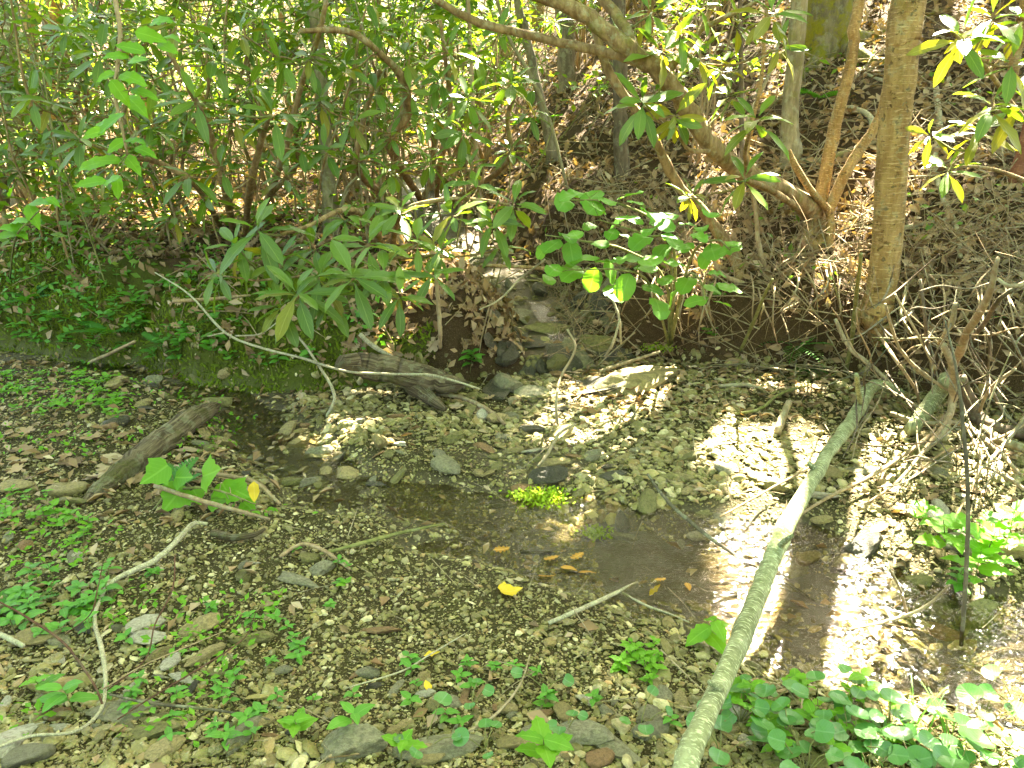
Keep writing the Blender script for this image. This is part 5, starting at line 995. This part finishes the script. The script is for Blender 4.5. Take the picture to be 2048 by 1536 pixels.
# understory bushes with small leaves behind the thicket and over the slopes
UL = leaf_grid(.085, .045, lambda s: (.1, 1, .05)[int(s * 2 + .5)], 2, .15, .15)
for i, (u, Y, h_, wd, n, wh) in enumerate([(30, 9, 2.2, 1.2, 900, 'at the far left border'), (180, 13, 2.8, 2.0, 1500, 'behind the left trunks'), (420, 13, 2.8, 2.0, 1500, 'far behind the drooping rosettes'), (640, 14, 3.2, 2.2, 1700, 'behind the pale trunk'), (880, 15, 3.0, 2.4, 1900, 'behind the mossy stump'), (1060, 13, 2.2, 1.6, 1300, 'beyond the head of the gully'), (1250, 14.5, 2.5, 2, 1300, 'behind the hollow tree'), (1420, 10.5, 1.2, 1.0, 500, 'on the slope behind the arching trunk'), (1560, 13, 1.6, 1.4, 700, 'high on the slope left of the mossy tree'), (1780, 12, 1.2, 1.4, 600, 'high on the slope behind the bank tree'), (1960, 11, 1.4, 1.2, 600, 'high on the slope at the right border'), (300, 19, 4, 3, 2200, 'in the far left distance'), (700, 20, 4.2, 3.2, 2400, 'in the far middle distance'), (1050, 19, 3.5, 2.6, 2000, 'in the distance above the gully'), (-100, 14, 3, 2, 1300, 'beyond the left border trunks'), (1340, 8.5, .7, .6, 260, 'low on the slope by the dark trunk'), (160, 6.3, .7, .7, 420, 'on the left terrace rim'), (130, 7.2, 2.4, .9, 800, 'between the left border trunks and the lime twig'), (330, 6.5, 2.2, .9, 800, 'among the drooping rosettes'), (500, 7.4, 2.5, 1.0, 900, 'left of the straight pale trunk'), (760, 7.0, 2.3, .8, 700, 'around the dark curved stem'), (930, 8.0, 2.4, .9, 800, 'left of the leaning sapling'), (1400, 7.2, 2.6, .5, 260, 'above the arching trunk')]):
    x = P(u, 300, Y).x; z = hz(x, Y); rg = np.random.default_rng(500 + i); t = thing('leafy_bush', (x, Y, z), f'small-leaved green bush {wh}', 'bush', 'small-leaved bushes'); b = np.array((x, Y, z))
    k = max(6, n // 60); cc = rg.normal(0, .5, (k, 3)) * [wd, wd, 0]; cc[:, 2] = (rg.random(k) ** .8) * h_ + .1
    for j in range(min(6, k)):
        tube_obj('stem', bez((x + rg.normal(0, .08), Y, z - .1), tuple(b + cc[j]), (rg.normal(0, .1), 0, .1), .012, .004, 4), 'stem_tan', t, b, sides=5, sub=2)
    q = cc[rg.integers(0, k, n)] + rg.normal(0, 1, (n, 3)) * [.24, .24, .1]
    q[:, 2] = np.maximum(q[:, 2], H(x + q[:, 0], Y + q[:, 1]) - z + .05); tag(link('foliage', mass('foliage', UL, rot_many(n, rg, .4) * rg.uniform(.8, 1.5, (n, 1, 1)), q, 'understory_leaf'), t), kind='stuff')

# ------------------------------------------------------------------ ferns, seedlings, violets, fallen leaves
def frond_mesh(L=1.0, n=13, seed=0, arch=.35):
    Vs = []; Fs = []; U = []; off = 0
    for i in range(n):
        s = .12 + .86 * i / (n - 1); w_ = .30 * math.sin(math.pi * min(1, s * .9 + .12)) ** .8 * (1.02 - s * .25)
        for sd in (-1, 1):
            V, f, uv = leaf_grid(w_, .075, prof_lance, 3, .1, .12); a = sd * (1.25 - .35 * s); c, sn = math.cos(a), math.sin(a)
            R = np.stack([V[:, 0] * c + V[:, 1] * sn, -V[:, 0] * sn + V[:, 1] * c, V[:, 2]], 1); R += [0, s * (1 - .15 * s), -arch * s * s]; Vs.append(R); Fs.append(f + off); U.append(uv); off += len(V)
    rc = leaf_grid(1, .014, lambda s: 1.1 - s, 8, 0, 0)[:3]; V = rc[0].copy(); t = V[:, 1]; V[:, 2] = -arch * t * t; V[:, 1] = t * (1 - .15 * t); Vs.append(V); Fs.append(rc[1] + off); U.append(rc[2])
    return mesh_np('frond', np.vstack(Vs), np.vstack(Fs), 'fern_leaf', np.vstack(U))
FR = [frond_mesh(1, 13, i, .25 + .15 * i) for i in range(3)]
def fern(u, v, L, dirs, label):
    p = G(u, v); t = thing('fern', p, label, 'fern')
    for a, e in dirs:
        d = Vector((math.cos(a), math.sin(a), math.tan(e))); o = link('frond', rl.choice(FR), t, mw=(basis(d, (0, 0, 1), rl.gauss(0, .15)) * L * rl.uniform(.85, 1.1)).to_4x4())
fern(130, 640, .3, [(.4, .5), (2.6, .5), (-.4, .4), (-1.4, .5), (1.5, .8)], 'arching fern higher on the mossy bank at left')
fern(225, 665, .42, [(.4, .5), (2.6, .5), (3.6, .3), (-.4, .4), (-1.4, .5), (1.5, .8), (.1, .3)], 'bright green fern on the mossy bank at left')
fern(60, 600, .3, [(.2, .5), (2.9, .5), (-1.2, .5), (-2.2, .3), (1.2, .8)], 'fern near the left border on the mossy bank')
fern(330, 690, .28, [(.2, .4), (-.9, .3), (-2.0, .3), (2.6, .5)], 'fern drooping over the channel from the mossy bank')
fern(420, 640, .22, [(.2, .4), (-.9, .3), (-2.0, .3), (2.6, .5)], 'small fern by the hollow of the mossy bank')
fern(345, 985, .2, [(1.3, 1.0), (.7, .8), (2.1, .9), (.3, .7)], 'small upright fern rising behind the broad-leaved vine')
fern(1590, 700, .26, [(-2.0, .2), (-.4, .4), (.5, .7), (1.6, .9), (3.0, .5), (-1.2, .3)], 'fern growing at the foot of the dirt bank')
fern(1615, 735, .18, [(-1.5, .1), (-.6, .2), (-2.4, .2)], 'drooping little fern below the larger bank fern')
fern(1640, 200, .4, [(-2.5, .5), (-1, .5), (.2, .5), (-3.1, .6)], 'fern at the foot of the thick mossy tree')
fern(1080, 250, .45, [(-2.5, .5), (-1, .5), (.2, .5), (1.2, .6), (3, .4)], 'sunlit fern at the head of the gully')
fern(30, 1215, .17, [(-.8, .5), (.2, .5), (2.5, .5), (-2.2, .4)], 'small blue-green fern at the left border')
fern(1960, 640, .2, [(-2, .4), (-.7, .5), (1, .8)], 'little fern beside the brush pile')
def herb(u, v, H_, leaves, L, meshes, label, group=None, name='seedling', pairs=2, flat_=.35, cat='plant', pt=None, mat='stem_green'):
    p = pt or G(u, v); t = thing(name, p, label, cat, group); lx, ly = rl.gauss(0, .15) * H_, rl.gauss(0, .15) * H_
    tube_obj('stem', [(p.x, p.y, p.z - .01, .0022), (p.x + lx * .4, p.y + ly * .4, p.z + H_ * .5, .002), (p.x + lx, p.y + ly, p.z + H_, .0014)], mat, t, p, sides=5, sub=2)
    a0 = rl.uniform(0, 6.28)
    for k in range(leaves):
        lev = k // 2; f_ = 1 - lev / max(1, (leaves + 1) // 2) * .7; a = a0 + math.pi * (k % 2) + lev * 1.57 + rl.gauss(0, .2)
        o = Vector((p.x + lx * f_, p.y + ly * f_, p.z + H_ * f_)); d = Vector((math.cos(a), math.sin(a), flat_ + rl.gauss(0, .15)))
        put_leaf(t, p, rl.choice(meshes), o, d, L * rl.uniform(.75, 1.15) * (.75 if lev == 0 and leaves > 4 else 1), (rl.gauss(0, .15), rl.gauss(0, .15) - .15, 1))
    return t
herb(1400, 1290, .12, 6, .105, HERBB, 'five-leaved bright green seedling left of the birch branch', flat_=.0)
herb(1092, 1540, .11, 6, .095, HERBB, 'large toothed bright green seedling at the bottom edge')
herb(800, 1530, .07, 5, .06, HERBB, 'light green toothed seedling at the bottom left of centre')
herb(690, 1475, .08, 5, .075, HERB, 'seedling with long leaf beside the layered block')
herb(600, 1480, .06, 6, .055, HERBB, 'small toothed seedling left of the layered block')
herb(150, 1430, .09, 6, .08, HERB, 'blue-green seedling in the lower left gravel')
herb(90, 1392, .06, 5, .07, HERBB, 'yellow-green seedling in the lower left gravel')
herb(940, 755, .14, 9, .12, HERB, 'leafy green plant beside the broken log end')
herb(425, 735, .22, 12, .1, HERB, 'leafy plant drooping from the mossy bank over the channel')
for u_, v_ in ((40, 690), (85, 700), (140, 700), (190, 712), (260, 715), (310, 728), (520, 745), (560, 735), (620, 730)): herb(u_, v_, .1, 8, .085, HERB, 'leafy tuft hanging at the foot of the mossy bank', 'tufts along the foot of the mossy bank')
herb(360, 740, .15, 9, .09, HERB, 'small leafy plant at the foot of the mossy bank')
herb(465, 740, .1, 5, .08, ROUND, 'round-leaved plant on the mossy bank')
herb(690, 1180, .03, 5, .04, HERBB, 'tiny green sprig on the middle gravel')
herb(1435, 600, .08, 7, .08, ROUND, 'small round-leaved plant on the dirt bank')
herb(1420, 680, .07, 6, .08, ROUND, 'low round-leaved plant under the dirt bank')
herb(1765, 720, .12, 7, .06, HERB, 'little green plant under the bank tree')
herb(1840, 1065, .1, 6, .09, HERBB, 'three-leaved plant on the sunlit bank')
for i, (u, v, n, L, w_) in enumerate([(1890, 1130, 8, .12, 'left'), (1960, 1150, 9, .13, 'middle'), (2010, 1110, 8, .12, 'right'), (1940, 1200, 7, .11, 'lower')]):
    herb(u, v, .2, n, L, HERBB, f'broad-leaved lime plant, the {w_} one of the clump behind the dark sapling', 'broad-leaved clump on the right shore')
# vine with three-lobed leaves beside the rotten log
p = G(400, 1020); t = thing('broad_leaved_vine', p, 'vine with bright three-lobed leaves in front of the rotten log', 'vine')
q = [(p.x - .2, p.y, p.z, .004)] + st([(340, 985, 3.0, 6), (400, 975, 2.95, 6), (450, 985, 2.9, 5), (490, 1000, 2.85, 4)]); tube_obj('stem', q, 'stem_green', t, p, sides=6)
for u, v, s, a in [(308, 950, .13, -2.2), (345, 1000, .14, -1.9), (425, 945, .14, .9), (370, 955, .1, .4), (440, 1000, .10, .3), (480, 985, .11, -.6), (455, 985, .1, -1.2), (395, 995, .08, -1.2), (500, 1015, .08, -.9), (470, 1040, .07, -1.5), (540, 1030, .06, -1.2)]:
    o = P(u, v, 2.95); d = Vector((math.cos(a), -.35, math.sin(a) * .45)); put_leaf(t, p, rl.choice(LOBE), o - d.normalized() * s * .5, d, s, (0, -.75, .7)); e = min((Vector(w_[:3]) for w_ in spline(q, 4)), key=lambda z_: (z_ - o).length)
    tube_obj('petiole', bez(e, o - d.normalized() * s * .5, (0, 0, .01), .002, .0014, 3), 'stem_tan', t, p, sides=4, sub=2)
# violets with heart-shaped leaves in the lower right
def violet(u, v, n, L, label, group='heart-leaved violets'):
    L *= .68; v += 22; p = G(u, v); t = thing('violet_plant', p, label, 'violet', group)
    for k in range(n):
        a = 6.28 * k / n + rl.gauss(0, .4); h_ = rl.uniform(.03, .10); r = rl.uniform(.02, .09); o = Vector((p.x + math.cos(a) * r, p.y + math.sin(a) * r, p.z + h_)); d = Vector((math.cos(a), math.sin(a), -.05 + rl.gauss(0, .2)))
        tube_obj('petiole', bez(p, o, (0, 0, .02), .0018, .0014, 3), 'stem_green', t, p, sides=4, sub=2); put_leaf(t, p, rl.choice(HEART), o - d.normalized() * L * .1, d, L * rl.uniform(.7, 1.2), (rl.gauss(0, .25), -.2 + rl.gauss(0, .25), 1))
for i, (u, v, n, L, wh) in enumerate([(1480, 1430, 7, .075, 'right beside the birch branch'), (1530, 1400, 6, .07, 'behind the row by the birch branch'), (1440, 1500, 6, .085, 'at the bottom edge by the birch branch'), (1580, 1480, 8, .08, 'in the dark gap of the violet patch'), (1640, 1430, 7, .075, 'in the middle of the violet patch'), (1700, 1480, 8, .085, 'with overlapping glossy leaves'), (1770, 1460, 8, .08, 'with pale sunlit leaves'), (1820, 1510, 8, .085, 'at the bottom edge under sun'), (1890, 1480, 7, .085, 'with large sunlit heart leaves'), (1960, 1440, 6, .085, 'near the right border'), (2030, 1400, 6, .08, 'cut by the right border'), (1990, 1520, 7, .085, 'in the lower right corner'), (1720, 1400, 6, .07, 'closest to the water'), (1610, 1530, 8, .085, 'at the bottom edge amid the patch'), (1740, 1540, 8, .085, 'at the bottom edge right of the middle'), (1900, 1550, 7, .085, 'at the bottom edge near the corner'), (850, 1478, 4, .07, 'behind the long grey slab'), (970, 1480, 4, .05, 'small, between slab and toothed seedling'), (1090, 1360, 2, .05, 'with two leaves on middle gravel'), (945, 1405, 3, .045, 'tiny, on the gravel at bottom centre'), (1130, 1455, 4, .06, 'behind the tan wedge stone'), (1280, 1440, 4, .05, 'left of the birch branch foot')]):
    violet(u, v, n, L, f'heart-leaved violet {wh}')
GB = [lm('blade', .035, lambda s: 1 - s * .9, 'herb_leaf', 6, .1, .5 + .3 * j, 260 + j) for j in range(2)]
for i in range(7):                                           # grass tufts amid the violets
    p = G(rl.uniform(1680, 1900), rl.uniform(1450, 1530)); t = thing('grass_tuft', p, 'tuft of thin light green grass among the violets', 'grass', 'grass tufts among the violets')
    for k in range(7):
        a = rl.uniform(0, 6.28); d = Vector((math.cos(a) * .5, math.sin(a) * .5, 1)); link('blade', rl.choice(GB), t, mw=(basis(d, (-d.x, -d.y, .3)) * rl.uniform(.1, .2)).to_4x4())
# groups of small seedlings over the gravel
def seed_patch(n, area, L, Hh, meshes, phrase, group, nl=(4, 7)):
    for i in range(n):
        u, v = rl.uniform(*area[:2]), rl.uniform(*area[2:]); k = rl.randint(*nl); hh = rl.uniform(.6, 1.3); herb(u, v, Hh * hh, k, L * rl.uniform(.7, 1.25), meshes, f'{("low", "taller")[hh > .95]} {k}-leaved green seedling {phrase}, {("left", "middle", "right")[min(2, int(3 * (u - area[0]) / (area[1] - area[0])))]} third', group)
seed_patch(26, (20, 260, 1150, 1290), .05, .06, HERB, 'in the seedling patch left of the whitish stones', 'seedlings at left')
seed_patch(16, (0, 190, 1000, 1110), .05, .06, HERBB, 'in the patch under the rotten log', 'seedlings under the rotten log')
seed_patch(30, (0, 240, 750, 850), .06, .05, HERBB, 'on the gravel bar at the left border', 'seedlings on the left bar')
seed_patch(12, (1235, 1330, 1310, 1370), .035, .05, HERBB, 'in the clover-like tuft on the middle gravel', 'clover-like tuft')
seed_patch(22, (230, 700, 1090, 1430), .035, .035, HERB, 'scattered on the left gravel', 'scattered seedlings')
seed_patch(16, (700, 1380, 1330, 1500), .035, .035, HERB, 'scattered on the middle gravel', 'scattered seedlings in the middle')
seed_patch(14, (200, 560, 1400, 1520), .04, .04, HERB, 'scattered at the bottom left', 'scattered seedlings at bottom left')
seed_patch(26, (1440, 1800, 1380, 1530), .05, .06, HERBB, 'between the violets', 'seedlings between the violets')
seed_patch(44, (0, 480, 560, 725), .09, .12, HERB, 'on the mossy bank at left', 'plants on the mossy bank')
seed_patch(14, (330, 700, 560, 720), .06, .08, HERB, 'on the bank under the big rosettes', 'plants on the middle bank')
seed_patch(10, (1850, 2040, 1050, 1200), .06, .07, HERB, 'on the right shore', 'plants on the right shore')
# ground plants of the slopes too far to tell apart
GCV = leaf_grid(.05, .03, lambda s: (.1, 1, .05)[int(s * 2 + .5)], 2, .15, .1)
o = litter('ground_cover', 3200, lambda x, y, rg: (sbank(x, y) > .3) & (fbm(x, y, .7, 2) + .25 * (side(x, y) < .5) > .12), (4.6, 16), GCV, 'understory_leaf', 'low green ground plants over the slopes', 41, (.7, 1.6), .06, .5, 1.3); o['category'] = 'ground cover'
o = litter('bank_plants', 2000, lambda x, y, rg: (sbank(x, y) > .0) & (sbank(x, y) < 1.1) & (x < -.6) & (fbm(x, y, 2.0, 2) > .08), (4.5, 7.2), GCV, 'herb_leaf', 'small leaves of low plants on the mossy bank', 42, (.4, 1.3), .07, .6, 1.0); o['category'] = 'ground cover'
o = litter('bar_plants', 2600, lambda x, y, rg: (sbank(x, y) < 0) & (((x < -1.5) & (y > 3.5) & (fbm(x, y, 2, 2) > -.05)) | ((x < -.8) & (y < 3.0) & (fbm(x, y, 2.3, 2) > .22))), (1.6, 5), GCV, 'lime_leaf', 'tiny green leaves over the left gravel bar', 43, (.35, .7), .03, .5, 1.0); o['category'] = 'ground cover'
# bright moss clump in the riffle
for u, v, r, n, lab in [(1078, 1003, .10, 900, 'bright yellow-green moss clump on stones in the riffle'), (1190, 1075, .05, 260, 'small bright moss tuft in the riffle downstream of the clump'), (1318, 700, .09, 500, 'sunlit yellow moss cushion above the tan slab')]:
    p = G(u, v); rg = np.random.default_rng(u); q = rg.normal(0, r * .5, (n, 3)); q[:, 2] = .02 + np.abs(q[:, 2]) * .25; q[:, 0] *= 1.3
    tag(link('moss_clump', mass('moss_clump', leaf_grid(.022, .012, prof_ovate, 2, .1, .1), rot_many(n, rg, .8), q, 'bright_moss'), None, loc=p), lab, 'moss', kind='stuff')
# coloured fallen leaves
LEAFM = {'y': [lm('fallen_leaf', .55, prof_ovate, 'yellow_leaf', 6, .35, -.2, 271), om('fallen_leaf', lobed2(), 'yellow_leaf', .25, 272)], 'o': [om('fallen_leaf', oak_outline(), 'orange_leaf', .1, 273), lm('fallen_leaf', .5, prof_ovate, 'orange_leaf', 6, .2, .1, 274)], 'b': [om('fallen_leaf', oak_outline(), 'dead_leaf', .2, 275), lm('fallen_leaf', .5, prof_ovate, 'dead_leaf', 6, .3, -.2, 276), om('fallen_leaf', lobed_outline(5, .4), 'dead_leaf', .2, 277)], 'g': [lm('fallen_leaf', .45, prof_ovate, 'soft_leaf', 6, .1, .05, 278)]}
def fallen(u, v, s, c, k, label, group=None, z=None, a=None):
    p = G(u, v); n = normals(np.array([p.x]), np.array([p.y]))[0]; a = rl.uniform(0, 6.28) if a is None else a
    o = link('fallen_leaf', LEAFM[c][k]); o.matrix_local = Matrix.Translation((p.x, p.y, (max(p.z, z) if z is not None else p.z) + .012)) @ (basis((math.cos(a), math.sin(a), rl.gauss(0, .12)), tuple(n)) * s).to_4x4(); return tag(o, label, 'leaf', group)
fallen(1000, 1192, .085, 'y', 1, 'crumpled yellow leaf on the middle gravel', a=.3); fallen(1298, 1197, .06, 'y', 0, 'yellow leaf beside the short white stick', a=.4); fallen(848, 1318, .05, 'y', 0, 'small yellow leaf by the thin pale twig', a=.1)
fallen(860, 1390, .04, 'y', 0, 'tiny yellow leaf on lower gravel', a=2); fallen(1065, 1415, .08, 'g', 0, 'loose green leaf lying on the gravel', a=.1); fallen(1020, 1128, .07, 'o', 0, 'orange leaf at the near water edge', z=-.05, a=3.3)
for i, (u, v, a) in enumerate([(1085, 1145, .2), (1120, 1160, -.4), (1140, 1148, .6), (1155, 1170, -.2), (1110, 1172, 2.9)]): fallen(u, v, .07, 'o', i % 2, 'orange leaf sunk in the shallow water with others', 'orange leaves in the shallow water', -.052, a)
for i, (u, v) in enumerate([(1330, 1190), (1370, 1200), (1530, 1265), (1545, 1255)]): fallen(u, v, .05, 'o', i % 2, 'orange leaf stranded along the pool edge', 'orange leaves along the pool edge', -.052)
p = P(510, 985, 2.85); o = link('hanging_leaf', LEAFM['y'][0]); o.matrix_local = Matrix.Translation(p + Vector((0, 0, .05))) @ (basis((.05, -.2, -1), (0, -1, .1)) * .085).to_4x4(); tag(o, 'orange-yellow leaf hanging upright beside the vine', 'leaf')
for i, (ar, nn, ph) in enumerate([((0, 420, 860, 960), 40, 'behind the rotten log'), ((1250, 1700, 690, 800), 40, 'at the foot of the dirt bank'), ((700, 960, 620, 740), 30, 'on the bank above the broken log'), ((1700, 2040, 900, 1120), 30, 'on the gravel under the brush pile'), ((900, 980, 790, 830), 5, 'by the splintered log end'), ((1500, 2040, 420, 560), 36, 'on the slope by the bank tree')]):
    for k in range(nn):
        c = rl.randrange(3); sz = rl.uniform(.06, .12); fu = rl.uniform(*ar[:2]); fallen(fu, rl.uniform(*ar[2:]), sz, 'b', c, f'{("small", "mid-sized", "large")[int((sz - .06) / .0201)]} {("lobed", "oval curled", "broad five-pointed")[c]} brown dead leaf {ph}, {("left", "middle", "right")[min(2, int(3 * (fu - ar[0]) / (ar[1] - ar[0])))]} third', f'brown leaves {ph}')
